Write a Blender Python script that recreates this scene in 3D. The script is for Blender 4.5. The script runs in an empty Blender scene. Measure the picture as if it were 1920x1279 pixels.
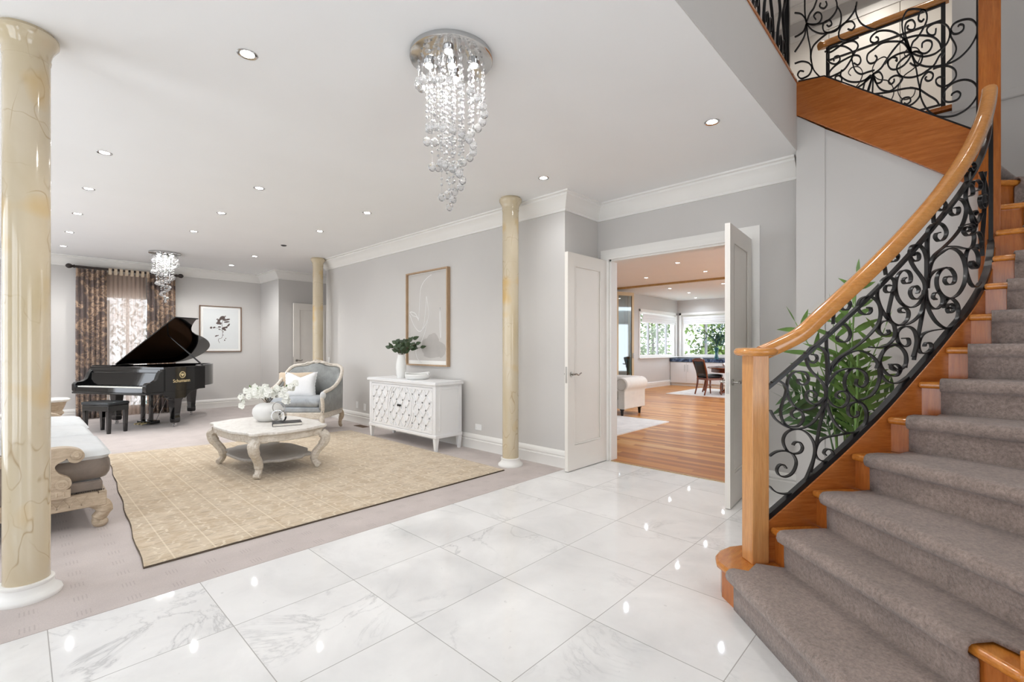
import bpy, bmesh, math, random
from math import sin, cos, pi, radians, hypot, atan2, sqrt
from mathutils import Vector, Matrix
random.seed(7)
SC = bpy.context.scene
COL = SC.collection

# ------------------------------------------------------------------ helpers
class MB:
    """collects shapes into one bmesh, then links it as ONE mesh object"""
    def __init__(s):
        s.bm = bmesh.new()
        s.xf = Matrix()
    def v(s, co):
        return s.bm.verts.new(s.xf @ Vector(co))
    def f(s, vs):
        try:
            return s.bm.faces.new(vs)
        except ValueError:
            return None
    def box(s, x0, y0, z0, x1, y1, z1):
        c = [s.v((x, y, z)) for z in (z0, z1) for y in (y0, y1) for x in (x0, x1)]
        for q in ((0, 2, 3, 1), (4, 5, 7, 6), (0, 1, 5, 4), (2, 6, 7, 3), (0, 4, 6, 2), (1, 3, 7, 5)):
            s.f([c[i] for i in q])
        return s
    def cbox(s, cx, cy, z0, sx, sy, h):
        return s.box(cx - sx / 2, cy - sy / 2, z0, cx + sx / 2, cy + sy / 2, z0 + h)
    def prism(s, pts, z0, z1):
        """outline in XY, counter-clockwise, extruded z0..z1"""
        a = [s.v((p[0], p[1], z0)) for p in pts]
        b = [s.v((p[0], p[1], z1)) for p in pts]
        s.f(a[::-1]); s.f(b)
        n = len(pts)
        for i in range(n):
            s.f([a[i], a[(i + 1) % n], b[(i + 1) % n], b[i]])
        return s
    def prism_map(s, pts, d0, d1, fn):
        """outline (u,v) extruded along w; fn(u,v,w) -> xyz"""
        a = [s.v(fn(p[0], p[1], d0)) for p in pts]
        b = [s.v(fn(p[0], p[1], d1)) for p in pts]
        s.f(a[::-1]); s.f(b)
        n = len(pts)
        for i in range(n):
            s.f([a[i], a[(i + 1) % n], b[(i + 1) % n], b[i]])
        return s
    def rings(s, rings, closed=True, cap0=True, cap1=True):
        R = [[s.v(p) for p in r] for r in rings]
        n = len(R[0])
        for a, b in zip(R[:-1], R[1:]):
            for i in range(n if closed else n - 1):
                s.f([a[i], a[(i + 1) % n], b[(i + 1) % n], b[i]])
        if closed and cap0: s.f(R[0][::-1])
        if closed and cap1: s.f(R[-1])
        return s
    def lathe(s, prof, cx=0, cy=0, z0=0, seg=24, sx=1, sy=1):
        rings = [[(cx + sx * r * cos(2 * pi * i / seg), cy + sy * r * sin(2 * pi * i / seg), z0 + z) for i in range(seg)] for r, z in prof]
        return s.rings(rings)
    def cyl(s, p, q, r, seg=10, r2=None):
        return s.tube([p, q], [r, r if r2 is None else r2], seg)
    def tube(s, pts, r, seg=8, closed=False, flat=None, up=(0, 0, 1)):
        """round (or flat=(a,b) elliptical/rect) tube along pts"""
        P = [Vector(p) for p in pts]
        n = len(P)
        if n < 2: return s
        rr = r if isinstance(r, (list, tuple)) else [r] * n
        rings = []
        N = None
        for i in range(n):
            if closed: t = P[(i + 1) % n] - P[i - 1]
            else: t = P[min(i + 1, n - 1)] - P[max(i - 1, 0)]
            if t.length < 1e-9: t = Vector((0, 0, 1))
            t.normalize()
            if N is None:
                u = Vector(up)
                if abs(t.dot(u)) > .95: u = Vector((1, 0, 0))
                N = (u - t * u.dot(t)).normalized()
            else:
                N = (N - t * N.dot(t))
                if N.length < 1e-6: N = t.orthogonal()
                N.normalize()
            B = t.cross(N)
            rings.append([P[i] + (N * cos(2 * pi * k / seg + pi / seg) + B * sin(2 * pi * k / seg + pi / seg)) * rr[i] for k in range(seg)])
        if closed: rings.append(rings[0])
        return s.rings(rings, cap0=not closed, cap1=not closed)
    def bar(s, pts, w, t, wdir):
        """flat bar: width w along direction wdir (vector or list per point), thickness t in-plane"""
        P = [Vector(p) for p in pts]; n = len(P); rings = []
        for i in range(n):
            tg = (P[min(i + 1, n - 1)] - P[max(i - 1, 0)])
            if tg.length < 1e-9: tg = Vector((0, 0, 1))
            tg.normalize()
            W = Vector(wdir[i] if isinstance(wdir, list) else wdir)
            W = (W - tg * W.dot(tg)).normalized()
            Q = tg.cross(W)
            rings.append([P[i] + W * (w / 2) * a + Q * (t / 2) * b for a, b in ((1, 1), (-1, 1), (-1, -1), (1, -1))])
        return s.rings(rings)
    def sphere(s, c, r, seg=10, rg=6, sx=1, sy=1, sz=1):
        rings = []
        for j in range(1, rg):
            a = pi * j / rg
            rings.append([(c[0] + sx * r * sin(a) * cos(2 * pi * i / seg), c[1] + sy * r * sin(a) * sin(2 * pi * i / seg), c[2] - sz * r * cos(a)) for i in range(seg)])
        R = [[s.v(p) for p in q] for q in rings]
        for a, b in zip(R[:-1], R[1:]):
            for i in range(seg): s.f([a[i], a[(i + 1) % seg], b[(i + 1) % seg], b[i]])
        lo = s.v((c[0], c[1], c[2] - sz * r)); hi = s.v((c[0], c[1], c[2] + sz * r))
        for i in range(seg):
            s.f([lo, R[0][(i + 1) % seg], R[0][i]]); s.f([hi, R[-1][i], R[-1][(i + 1) % seg]])
        return s
    def grid(s, fn, nu, nv, closed_u=False):
        V = [[s.v(fn(i / (nu if closed_u else nu - 1), j / (nv - 1))) for j in range(nv)] for i in range(nu)]
        for i in range(nu if closed_u else nu - 1):
            for j in range(nv - 1):
                a = V[i]; b = V[(i + 1) % nu]
                s.f([a[j], b[j], b[j + 1], a[j + 1]])
        return s
    def sweep(s, path, prof, closed=False, left=True):
        """profile [(offset to the left of travel, z)] swept along an XY path with mitred corners"""
        P = [Vector((p[0], p[1])) for p in path]; n = len(P); rings = []
        for i in range(n):
            def nrm(a, b):
                d = (b - a).normalized(); return Vector((-d.y, d.x)) if left else Vector((d.y, -d.x))
            if closed or 0 < i < n - 1:
                n1 = nrm(P[i - 1], P[i]); n2 = nrm(P[i], P[(i + 1) % n])
                m = n1 + n2; m = m / max(1e-6, m.dot(n1)) if m.length > 1e-6 else n1
            elif i == 0: m = nrm(P[0], P[1])
            else: m = nrm(P[-2], P[-1])
            rings.append([(P[i].x + m.x * o, P[i].y + m.y * o, z) for o, z in prof])
        if closed: rings.append(rings[0])
        return s.rings(rings, cap0=not closed, cap1=not closed)
    def quad_leaf(s, base, tip, w, up=(0, 0, 1), bend=.0, n=5, fold=.15, shape=None):
        """a leaf blade from base to tip"""
        b = Vector(base); t = Vector(tip); d = t - b; L = d.length
        if L < 1e-6: return s
        side = d.cross(Vector(up))
        if side.length < 1e-5: side = d.cross(Vector((1, 0, 0)))
        side.normalize(); nrm = side.cross(d).normalized()
        Lv = []; C = []; Rv = []
        for i in range(n + 1):
            u = i / n
            wd = w * ((sin(pi * min(1, max(0.0, u)) ** .8)) if shape is None else shape(u)) / 2
            c = b + d * u - nrm * bend * L * u * u
            if i in (0, n):
                x = s.bm.verts.new(s.xf @ c); Lv.append(x); C.append(x); Rv.append(x)
            else:
                C.append(s.bm.verts.new(s.xf @ c))
                Lv.append(s.bm.verts.new(s.xf @ (c + side * wd + nrm * fold * wd)))
                Rv.append(s.bm.verts.new(s.xf @ (c - side * wd + nrm * fold * wd)))
        for i in range(n):
            for A in ((Lv, C), (C, Rv)):
                q = []
                for x in (A[0][i], A[1][i], A[1][i + 1], A[0][i + 1]):
                    if x not in q: q.append(x)
                if len(q) >= 3: s.f(q)
        return s
    def build(s, name, mat, parent=None, bevel=0, smooth=True, ang=40, solid=0, sub=0, bseg=2):
        bmesh.ops.remove_doubles(s.bm, verts=s.bm.verts, dist=1e-6)
        bmesh.ops.recalc_face_normals(s.bm, faces=s.bm.faces)
        me = bpy.data.meshes.new(name); s.bm.to_mesh(me); s.bm.free()
        o = bpy.data.objects.new(name, me); COL.objects.link(o)
        if mat is not None: me.materials.append(mat)
        if smooth:
            me.polygons.foreach_set('use_smooth', [True] * len(me.polygons))
            if ang < 180: me.set_sharp_from_angle(angle=radians(ang))
        if parent is not None: o.parent = parent
        if solid:
            m = o.modifiers.new('solid', 'SOLIDIFY'); m.thickness = solid; m.offset = 0
        if bevel:
            m = o.modifiers.new('bevel', 'BEVEL'); m.width = bevel; m.segments = bseg; m.limit_method = 'ANGLE'; m.angle_limit = radians(40)
        if sub:
            m = o.modifiers.new('sub', 'SUBSURF'); m.levels = sub; m.render_levels = sub
        return o

def tag(o, label=None, cat=None, group=None, kind=None):
    if label: o['label'] = label
    if cat: o['category'] = cat
    if group: o['group'] = group
    if kind: o['kind'] = kind
    return o
def thing(name, label, cat, loc=(0, 0, 0), rz=0, group=None):
    o = bpy.data.objects.new(name, None); COL.objects.link(o)
    o.empty_display_size = .1
    o.location = loc; o.rotation_euler = (0, 0, rz)
    return tag(o, label, cat, group)
def structure(o):
    o['kind'] = 'structure'; return o
def copy_tree(o, parent=None):
    c = o.copy(); COL.objects.link(c)
    if parent is not None: c.parent = parent
    for ch in list(o.children): copy_tree(ch, c)
    return c

def spline(pts, per=6):
    """Catmull-Rom through pts of any dimension"""
    n = len(pts); out = []
    if n < 3: return [tuple(p) for p in pts]
    for i in range(n - 1):
        p0 = pts[max(i - 1, 0)]; p1 = pts[i]; p2 = pts[i + 1]; p3 = pts[min(i + 2, n - 1)]
        for k in range(per):
            t = k / per
            out.append(tuple(.5 * (2 * b + (-a + c) * t + (2 * a - 5 * b + 4 * c - d) * t * t + (-a + 3 * b - 3 * c + d) * t ** 3) for a, b, c, d in zip(p0, p1, p2, p3)))
    out.append(tuple(pts[-1]))
    return out
def lerp(a, b, t): return a + (b - a) * t
def interp(table, x):
    if x <= table[0][0]: return table[0][1]
    for (a, b), (c, d) in zip(table[:-1], table[1:]):
        if x <= c: return b + (d - b) * (x - a) / (c - a)
    return table[-1][1]

# ------------------------------------------------------------------ materials
class NT:
    def __init__(s, name):
        s.m = bpy.data.materials.new(name); s.m.use_nodes = True
        s.t = s.m.node_tree; s.n = s.t.nodes; s.b = s.n['Principled BSDF']
        s.out = s.n['Material Output']
    def node(s, typ, **kw):
        x = s.n.new(typ)
        for k, v in kw.items():
            if k in x.inputs.keys() if hasattr(x, 'inputs') else False: x.inputs[k].default_value = v
            else: setattr(x, k, v)
        return x
    def link(s, a, b): s.t.links.new(a, b)
    def coord(s, kind='Object', scale=(1, 1, 1), rot=(0, 0, 0), loc=(0, 0, 0)):
        tc = s.n.new('ShaderNodeTexCoord'); mp = s.n.new('ShaderNodeMapping')
        s.link(tc.outputs[kind], mp.inputs['Vector'])
        mp.inputs['Scale'].default_value = scale; mp.inputs['Rotation'].default_value = rot; mp.inputs['Location'].default_value = loc
        return mp.outputs['Vector']
    def noise(s, vec, scale=5, detail=4, rough=.5, dist=0, dim='3D'):
        x = s.n.new('ShaderNodeTexNoise'); x.inputs['Scale'].default_value = scale; x.inputs['Detail'].default_value = detail
        x.inputs['Roughness'].default_value = rough; x.inputs['Distortion'].default_value = dist
        s.link(vec, x.inputs['Vector']); return x.outputs['Fac']
    def ramp(s, fac, stops, interp='LINEAR'):
        r = s.n.new('ShaderNodeValToRGB'); r.color_ramp.interpolation = interp
        e = r.color_ramp.elements
        while len(e) < len(stops): e.new(.5)
        for el, (p, c) in zip(e, stops):
            el.position = p
            el.color = (c, c, c, 1) if isinstance(c, (int, float)) else (*c, 1)
        s.link(fac, r.inputs['Fac']); return r.outputs['Color']
    def mix(s, fac, a, b, mode='MIX'):
        x = s.n.new('ShaderNodeMix'); x.data_type = 'RGBA'; x.blend_type = mode
        for v, i in ((fac, 0), (a, 6), (b, 7)):
            if hasattr(v, 'is_linked') or hasattr(v, 'links'): s.link(v, x.inputs[i])
            elif isinstance(v, (int, float)): x.inputs[i].default_value = v if i == 0 else (v, v, v, 1)
            else: x.inputs[i].default_value = (*v, 1)
        return x.outputs[2]
    def math(s, op, a, b=None, c=None):
        x = s.n.new('ShaderNodeMath'); x.operation = op
        for i, v in enumerate((a, b, c)):
            if v is None: continue
            if isinstance(v, (int, float)): x.inputs[i].default_value = v
            else: s.link(v, x.inputs[i])
        return x.outputs[0]
    def bump(s, h, strength=.2, dist=.01):
        b = s.n.new('ShaderNodeBump'); b.inputs['Strength'].default_value = strength; b.inputs['Distance'].default_value = dist
        s.link(h, b.inputs['Height']); s.link(b.outputs['Normal'], s.b.inputs['Normal'])
    def set(s, **kw):
        for k, v in kw.items():
            k = {'color': 'Base Color', 'rough': 'Roughness', 'metal': 'Metallic', 'spec': 'Specular IOR Level', 'trans': 'Transmission Weight', 'coat': 'Coat Weight', 'coatr': 'Coat Roughness', 'sheen': 'Sheen Weight', 'sheenr': 'Sheen Roughness', 'ior': 'IOR', 'alpha': 'Alpha', 'sss': 'Subsurface Weight'}.get(k, k)
            i = s.b.inputs[k]
            if isinstance(v, (int, float)): i.default_value = v
            elif isinstance(v, (tuple, list)): i.default_value = (*v, 1) if len(v) == 3 else v
            else: s.link(v, i)
        return s
def srgb(r, g, b):
    f = lambda c: (c / 255 / 12.92) if c / 255 <= .04045 else ((c / 255 + .055) / 1.055) ** 2.4
    return (f(r), f(g), f(b))
M = {}
def simple(name, rgb, rough=.5, var=.04, scale=12, **kw):
    n = NT(name); c = srgb(*rgb)
    v = n.coord()
    f = n.noise(v, scale, 3)
    n.set(color=n.ramp(f, [(.3, tuple(x * (1 - var) for x in c)), (.7, tuple(min(1, x * (1 + var)) for x in c))]), rough=rough, **kw)
    M[name] = n.m
    return n
simple('wall_paint', (206, 203, 199), .85, .01, 2)
simple('ceiling_paint', (240, 240, 239), .9, .008, 2)
simple('trim_paint', (238, 236, 231), .45, .01, 4)
simple('door_paint', (233, 228, 220), .4, .012, 4)
simple('cabinet_white', (236, 236, 236), .4, .01, 5)
simple('black_iron', (22, 21, 22), .32, .1, 30, spec=.5)
simple('chrome', (200, 200, 200), .12, .02, 10, metal=1.0)
simple('brushed_nickel', (170, 165, 158), .3, .03, 10, metal=1.0)
simple('ceramic_white', (236, 236, 233), .35, .01, 5)
simple('ceramic_matte', (232, 231, 228), .6, .02, 8)
simple('black_lacquer', (9, 9, 10), .06, .05, 5, spec=.5, coat=.6, coatr=.03)
simple('dark_bronze', (48, 38, 34), .4, .08, 20)
simple('leaf_dark', (52, 70, 40), .45, .25, 9)
simple('leaf_palm', (104, 138, 70), .45, .3, 6)
simple('leaf_deep', (74, 102, 62), .4, .25, 8)
simple('petal_white', (248, 248, 240), .6, .02, 9)
simple('stem_brown', (88, 74, 58), .7, .15, 12)
simple('plastic_white', (236, 236, 234), .4, .01, 5)
simple('black_plastic', (30, 30, 30), .4, .05, 5)
simple('key_white', (240, 238, 230), .25, .01, 5)
simple('gold_leaf', (226, 208, 160), .35, .05, 10, metal=.3)
simple('felt_copper', (96, 62, 34), .6, .1, 6, metal=.3)
simple('cushion_tan', (205, 186, 162), .9, .04, 40, sheen=.3)
simple('cushion_white', (240, 240, 240), .9, .02, 40, sheen=.3)
simple('shade_white', (245, 242, 235), .8, .01, 8)
simple('mat_board', (242, 242, 238), .8, .005, 5)
simple('paper_grey', (222, 225, 224), .8, .01, 4)
simple('ink_brown', (92, 80, 76), .8, .2, 20)
simple('art_grey', (198, 194, 189), .5, .02, 3)
simple('art_wash', (176, 171, 166), .6, .06, 6)
simple('art_line', (232, 231, 228), .6, .01, 4)
simple('book_black', (34, 31, 31), .45, .1, 8)
simple('page_white', (235, 230, 220), .8, .03, 60)
simple('vent_brown', (112, 92, 74), .5, .1, 20)
simple('leather_dark', (38, 42, 44), .35, .1, 20)
simple('purple_art', (134, 130, 142), .7, .1, 6)
simple('flue_grey', (60, 60, 62), .5, .05, 10)
simple('teal_glass', (70, 140, 150), .1, .05, 5, trans=.6)
simple('bark', (92, 80, 68), .9, .3, 9)
simple('lawn', (96, 120, 66), .95, .3, 6)
simple('pot_white', (225, 222, 216), .5, .02, 6)

def wood(name, a, b, rough=.3, scale=(1, 14, 14), coat=.3, rot=(0, 0, 0), dark=None):
    n = NT(name); v = n.coord(scale=scale, rot=rot)
    f = n.noise(v, 3.2, 7, .6, .7)
    f2 = n.noise(v, 14, 4, .6, .2)
    c = n.ramp(f, [(.25, srgb(*a)), (.5, tuple((x + y) / 2 for x, y in zip(srgb(*a), srgb(*b)))), (.75, srgb(*b))])
    g = n.ramp(f2, [(.35, .86), (.6, 1.0)])
    n.set(color=n.mix(1, c, g, 'MULTIPLY'), rough=rough, coat=coat, coatr=.12)
    M[name] = n.m
wood('stair_wood', (160, 84, 30), (196, 118, 52), .25, (14, 14, 1.2))
wood('string_wood', (158, 84, 32), (192, 116, 54), .25, (1.6, 1.6, 16))
wood('rail_wood', (200, 130, 62), (216, 152, 84), .18, (3, 3, 9), .6)
wood('tread_wood', (184, 106, 36), (216, 142, 60), .22, (2, 9, 12))
wood('newel_wood', (196, 132, 72), (222, 166, 108), .28, (16, 16, 1))
wood('gold_wood', (170, 132, 74), (196, 160, 100), .35, (14, 14, 1))
wood('frame_oak', (168, 138, 106), (190, 160, 128), .5, (10, 10, 2), 0)
wood('frame_brown', (112, 86, 66), (138, 108, 84), .5, (10, 10, 2), 0)
wood('mahogany', (96, 44, 24), (142, 72, 38), .22, (8, 8, 1.5), .6)
def greywash(name, a, b, rough=.55):
    n = NT(name); v = n.coord(scale=(3, 14, 14))
    f = n.noise(v, 4, 6, .65, .4)
    c = n.ramp(f, [(.3, srgb(*a)), (.62, srgb(*b))])
    v2 = n.coord(); g = n.noise(v2, 22, 5, .7)
    n.set(color=n.mix(n.ramp(g, [(.5, 0.0), (.75, .35)]), c, srgb(150, 128, 104)), rough=rough)
    n.bump(f, .12, .004)
    M[name] = n.m
greywash('limewash', (196, 184, 168), (226, 219, 208))
greywash('limewash_top', (208, 203, 196), (235, 232, 226), .45)
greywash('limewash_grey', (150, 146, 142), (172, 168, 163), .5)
greywash('carved_wood', (168, 148, 124), (200, 182, 158))
def velvet(name, rgb, sheen=.8, var=.18, bs=.15):
    n = NT(name); c = srgb(*rgb); v = n.coord(scale=(1, 1, 1))
    f = n.noise(v, 9, 5, .6, .6)
    n.set(color=n.ramp(f, [(.3, tuple(x * (1 - var) for x in c)), (.7, tuple(min(1, x * (1 + var)) for x in c))]), rough=.75, sheen=sheen, sheenr=.35)
    n.bump(n.noise(v, 160, 2), bs, .002)
    M[name] = n.m
velvet('velvet_grey', (146, 148, 146), .6)
velvet('velvet_blue', (158, 163, 167), .6)
velvet('velvet_taupe', (124, 112, 102), .5)
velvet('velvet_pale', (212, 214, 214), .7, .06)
velvet('linen_cream', (222, 216, 206), .3, .04)
velvet('linen_oat', (196, 188, 176), .3, .05)

def mk_column():
    n = NT('onyx'); v = n.coord(scale=(1, 1, .55)); 
    f = n.noise(v, 1.6, 5, .55, 1.2)
    base = n.ramp(f, [(.3, srgb(196, 180, 148)), (.55, srgb(206, 192, 166)), (.78, srgb(214, 203, 182))])
    veins = []
    for sc_, rt_, off_ in (((1.5, 1.5, .75), (.5, .45, 0), (0, 0, 0)), ((1.3, 1.3, .9), (-.6, .3, 0), (5, 2, 1))):
        vv = n.coord(scale=sc_, rot=rt_, loc=off_)
        w = n.noise(vv, 2.0, 3, .45, .35)
        d = n.math('ABSOLUTE', n.math('SUBTRACT', w, .5))
        veins.append(n.math('MULTIPLY', n.ramp(d, [(0, 1.0), (.0055, 0.0)]), n.ramp(n.noise(vv, 3.1, 2), [(.45, 0.0), (.6, .7)])))
    vein = n.math('MAXIMUM', veins[0], veins[1])
    c = n.mix(vein, base, srgb(160, 132, 92))
    spot = n.noise(n.coord(scale=(1, 1, 1), loc=(3, 1, 5)), 3.4, 1)
    c = n.mix(n.ramp(spot, [(.62, 0.0), (.76, .8)]), c, srgb(206, 170, 104))
    n.set(color=c, rough=.12, coat=.4, coatr=.05)
    M['onyx'] = n.m
mk_column()
def mk_tile(x0, y0, s):
    n = NT('marble_tile'); tc = n.n.new('ShaderNodeTexCoord'); sp = n.n.new('ShaderNodeSeparateXYZ')
    n.link(tc.outputs['Object'], sp.inputs[0])
    def line(o, off):
        a = n.math('DIVIDE', n.math('SUBTRACT', o, off), s)
        fr = n.math('FRACT', a)
        d = n.math('MINIMUM', fr, n.math('SUBTRACT', 1.0, fr))
        return n.math('LESS_THAN', d, .0032), n.math('FLOOR', a)
    lx, ix = line(sp.outputs[0], x0); ly, iy = line(sp.outputs[1], y0)
    grout = n.math('MAXIMUM', lx, ly)
    # every tile is cut from another part of the slab
    cb = n.n.new('ShaderNodeCombineXYZ'); n.link(n.math('MULTIPLY', ix, 7.31), cb.inputs[0]); n.link(n.math('MULTIPLY', iy, 3.77), cb.inputs[1]); n.link(n.math('ADD', ix, n.math('MULTIPLY', iy, 2.1)), cb.inputs[2])
    ad = n.n.new('ShaderNodeVectorMath'); ad.operation = 'ADD'; n.link(tc.outputs['Object'], ad.inputs[0]); n.link(cb.outputs[0], ad.inputs[1])
    v = ad.outputs[0]
    w = n.noise(v, 1.8, 6, .62, 1.3)
    d = n.math('ABSOLUTE', n.math('SUBTRACT', w, .5))
    msk = n.noise(v, 1.2, 2)
    vein = n.math('MULTIPLY', n.ramp(d, [(0, 1.0), (.012, .35), (.04, 0.0)]), n.ramp(msk, [(.48, 0.0), (.66, 1.0)]))
    cloud = n.noise(v, 2.6, 5, .6, .4)
    base = n.ramp(cloud, [(.3, srgb(226, 225, 223)), (.6, srgb(238, 237, 235))])
    c = n.mix(n.math('MULTIPLY', vein, .55), base, srgb(168, 168, 168))
    sp2 = n.noise(v, 26, 2)
    c = n.mix(n.ramp(sp2, [(.72, 0.0), (.78, .3)]), c, srgb(176, 175, 173))
    c = n.mix(grout, c, srgb(176, 174, 170))
    n.set(color=c, rough=.035, spec=.4)
    M['marble_tile'] = n.m
def mk_carpet():
    n = NT('mauve_carpet'); v = n.coord()
    f = n.noise(v, 260, 2); g = n.noise(v, 3, 3)
    c = n.ramp(g, [(.3, srgb(186, 174, 168)), (.7, srgb(200, 188, 182))])
    # woven dashes in a loose grid
    tc = n.n.new('ShaderNodeTexCoord'); sp = n.n.new('ShaderNodeSeparateXYZ'); n.link(tc.outputs['Object'], sp.inputs[0])
    a = n.math('FRACT', n.math('MULTIPLY', sp.outputs[0], 5.2)); b = n.math('FRACT', n.math('MULTIPLY', sp.outputs[1], 5.2)); st = n.math('FRACT', n.math('MULTIPLY', sp.outputs[0], 62))
    k = n.math('MULTIPLY', n.math('MULTIPLY', n.math('LESS_THAN', a, .34), n.math('LESS_THAN', b, .3)), n.math('LESS_THAN', st, .35))
    c = n.mix(n.math('MULTIPLY', k, .3), c, srgb(140, 126, 120))
    n.set(color=n.mix(1, c, n.ramp(f, [(.3, .9), (.7, 1.04)]), 'MULTIPLY'), rough=.95, sheen=.25)
    n.bump(f, .3, .004); M['mauve_carpet'] = n.m
mk_carpet()
def mk_timber():
    n = NT('timber_floor'); tc = n.n.new('ShaderNodeTexCoord'); sp = n.n.new('ShaderNodeSeparateXYZ'); n.link(tc.outputs['Object'], sp.inputs[0])
    a = n.math('MULTIPLY', sp.outputs[0], 11.8); ia = n.math('FLOOR', a); fa = n.math('FRACT', a)
    wn = n.n.new('ShaderNodeTexWhiteNoise'); wn.noise_dimensions = '1D'; n.link(ia, wn.inputs['W'])
    yb = n.math('FLOOR', n.math('ADD', n.math('MULTIPLY', sp.outputs[1], .55), n.math('MULTIPLY', wn.outputs['Value'], 5)))
    w2 = n.n.new('ShaderNodeTexWhiteNoise'); w2.noise_dimensions = '2D'
    cb = n.n.new('ShaderNodeCombineXYZ'); n.link(ia, cb.inputs[0]); n.link(yb, cb.inputs[1]); n.link(cb.outputs[0], w2.inputs['Vector'])
    v = n.coord(scale=(30, 1.5, 1)); f = n.noise(v, 2, 5, .6, .3)
    c = n.ramp(w2.outputs['Value'], [(0, srgb(166, 100, 44)), (.4, srgb(192, 122, 56)), (.75, srgb(208, 142, 72)), (1, srgb(222, 168, 104))])
    c = n.mix(1, c, n.ramp(f, [(.3, .82), (.7, 1.06)]), 'MULTIPLY')
    seam = n.math('LESS_THAN', fa, .035)
    c = n.mix(n.math('MULTIPLY', seam, .45), c, srgb(84, 46, 20))
    n.set(color=c, rough=.34, coat=.06, coatr=.12, spec=.16); M['timber_floor'] = n.m
mk_timber()
def mk_rug():
    n = NT('rug_pile'); tc = n.n.new('ShaderNodeTexCoord'); sp = n.n.new('ShaderNodeSeparateXYZ'); n.link(tc.outputs['Object'], sp.inputs[0])
    X, Y = sp.outputs[0], sp.outputs[1]
    v = n.coord()
    base = n.ramp(n.noise(v, 5, 4, .6), [(.3, srgb(192, 172, 142)), (.7, srgb(210, 191, 162))])
    # long seams every third of a metre
    fx = n.math('FRACT', n.math('MULTIPLY', X, 4.6))
    seam = n.math('LESS_THAN', fx, .04)
    # serpentine ribbons run along every band
    bi = n.math('FLOOR', n.math('MULTIPLY', X, 4.6))
    sq = n.math('ADD', n.math('MULTIPLY', n.math('SINE', n.math('ADD', n.math('MULTIPLY', Y, 52.0), n.math('MULTIPLY', bi, 1.7))), .13), n.math('MULTIPLY', n.math('SINE', n.math('MULTIPLY', Y, 121.0)), .06))
    rib = n.math('LESS_THAN', n.math('ABSOLUTE', n.math('SUBTRACT', n.math('FRACT', n.math('MULTIPLY', X, 9.2)), n.math('ADD', sq, .5))), .07)
    brk = n.noise(n.coord(scale=(9, 6, 1)), 1.5, 3)
    c = base
    WHITE = rib
    blot = n.noise(n.coord(scale=(1, 1.4, 1)), 6.5, 3, .5, .8)
    c = n.mix(n.ramp(blot, [(.48, 0.0), (.6, .6)]), c, srgb(182, 156, 118))
    c = n.mix(n.math('MULTIPLY', WHITE, n.ramp(brk, [(.4, .1), (.6, .75)])), c, srgb(226, 212, 188))
    dash = n.noise(n.coord(scale=(5, 60, 1)), 1.9, 3, .6)
    c = n.mix(n.ramp(dash, [(.56, 0.0), (.62, .75)]), c, srgb(128, 104, 74))
    c = n.mix(n.math('MULTIPLY', seam, .4), c, srgb(238, 226, 202))
    f = n.noise(v, 300, 2)
    n.set(color=c, rough=.9, sheen=.35); n.bump(f, .25, .004); M['rug_pile'] = n.m
mk_rug()
def mk_pile(name, rgb, var=.2, sc=120, b=.6):
    n = NT(name); v = n.coord(); c = srgb(*rgb)
    f = n.noise(v, sc, 4, .8); g = n.noise(v, 5, 4, .6, .5)
    a = n.ramp(g, [(.3, tuple(x * .88 for x in c)), (.7, tuple(x * 1.1 for x in c))])
    n.set(color=n.mix(1, a, n.ramp(f, [(.3, 1 - var), (.7, 1 + var * .4)]), 'MULTIPLY'), rough=.95, sheen=.3, sheenr=.5)
    n.bump(f, b, .008); M[name] = n.m
mk_pile('stair_carpet', (160, 141, 131), .5, 70, 1.0)
mk_pile('white_rug', (240, 236, 230), .08, 90, .4)
def mk_curtain():
    n = NT('damask'); v = n.coord(scale=(1, .2, 1))
    a = n.noise(v, 11, 5, .62, 1.4); b = n.noise(n.coord(scale=(1, .2, 1), loc=(4, 2, 1)), 5, 2, .5, .8)
    c = n.ramp(a, [(.42, srgb(96, 78, 70)), (.48, srgb(112, 90, 76)), (.525, srgb(182, 154, 128)), (.585, srgb(156, 128, 106)), (.63, srgb(104, 84, 72))])
    c = n.mix(n.ramp(b, [(.5, 0.0), (.58, .9)]), c, srgb(84, 70, 66))
    n.set(color=c, rough=.6, sheen=.3); M['damask'] = n.m
    n = NT('sheer'); v = n.coord()
    tr = n.n.new('ShaderNodeBsdfTransparent'); tl = n.n.new('ShaderNodeBsdfTranslucent'); df = n.n.new('ShaderNodeBsdfDiffuse')
    tl.inputs['Color'].default_value = (*srgb(196, 188, 182), 1); df.inputs['Color'].default_value = (*srgb(196, 170, 152), 1)
    tr.inputs['Color'].default_value = (.95, .95, .95, 1)
    m1 = n.n.new('ShaderNodeMixShader'); m1.inputs[0].default_value = .5; n.link(tl.outputs[0], m1.inputs[1]); n.link(df.outputs[0], m1.inputs[2])
    m2 = n.n.new('ShaderNodeMixShader'); n.link(n.ramp(n.noise(n.coord(scale=(1, 1, .15)), 9, 4, .6), [(.3, .76), (.7, .95)]), m2.inputs[0])
    n.link(tr.outputs[0], m2.inputs[1]); n.link(m1.outputs[0], m2.inputs[2]); n.link(m2.outputs[0], n.out.inputs['Surface'])
    M['sheer'] = n.m
mk_curtain()
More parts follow.
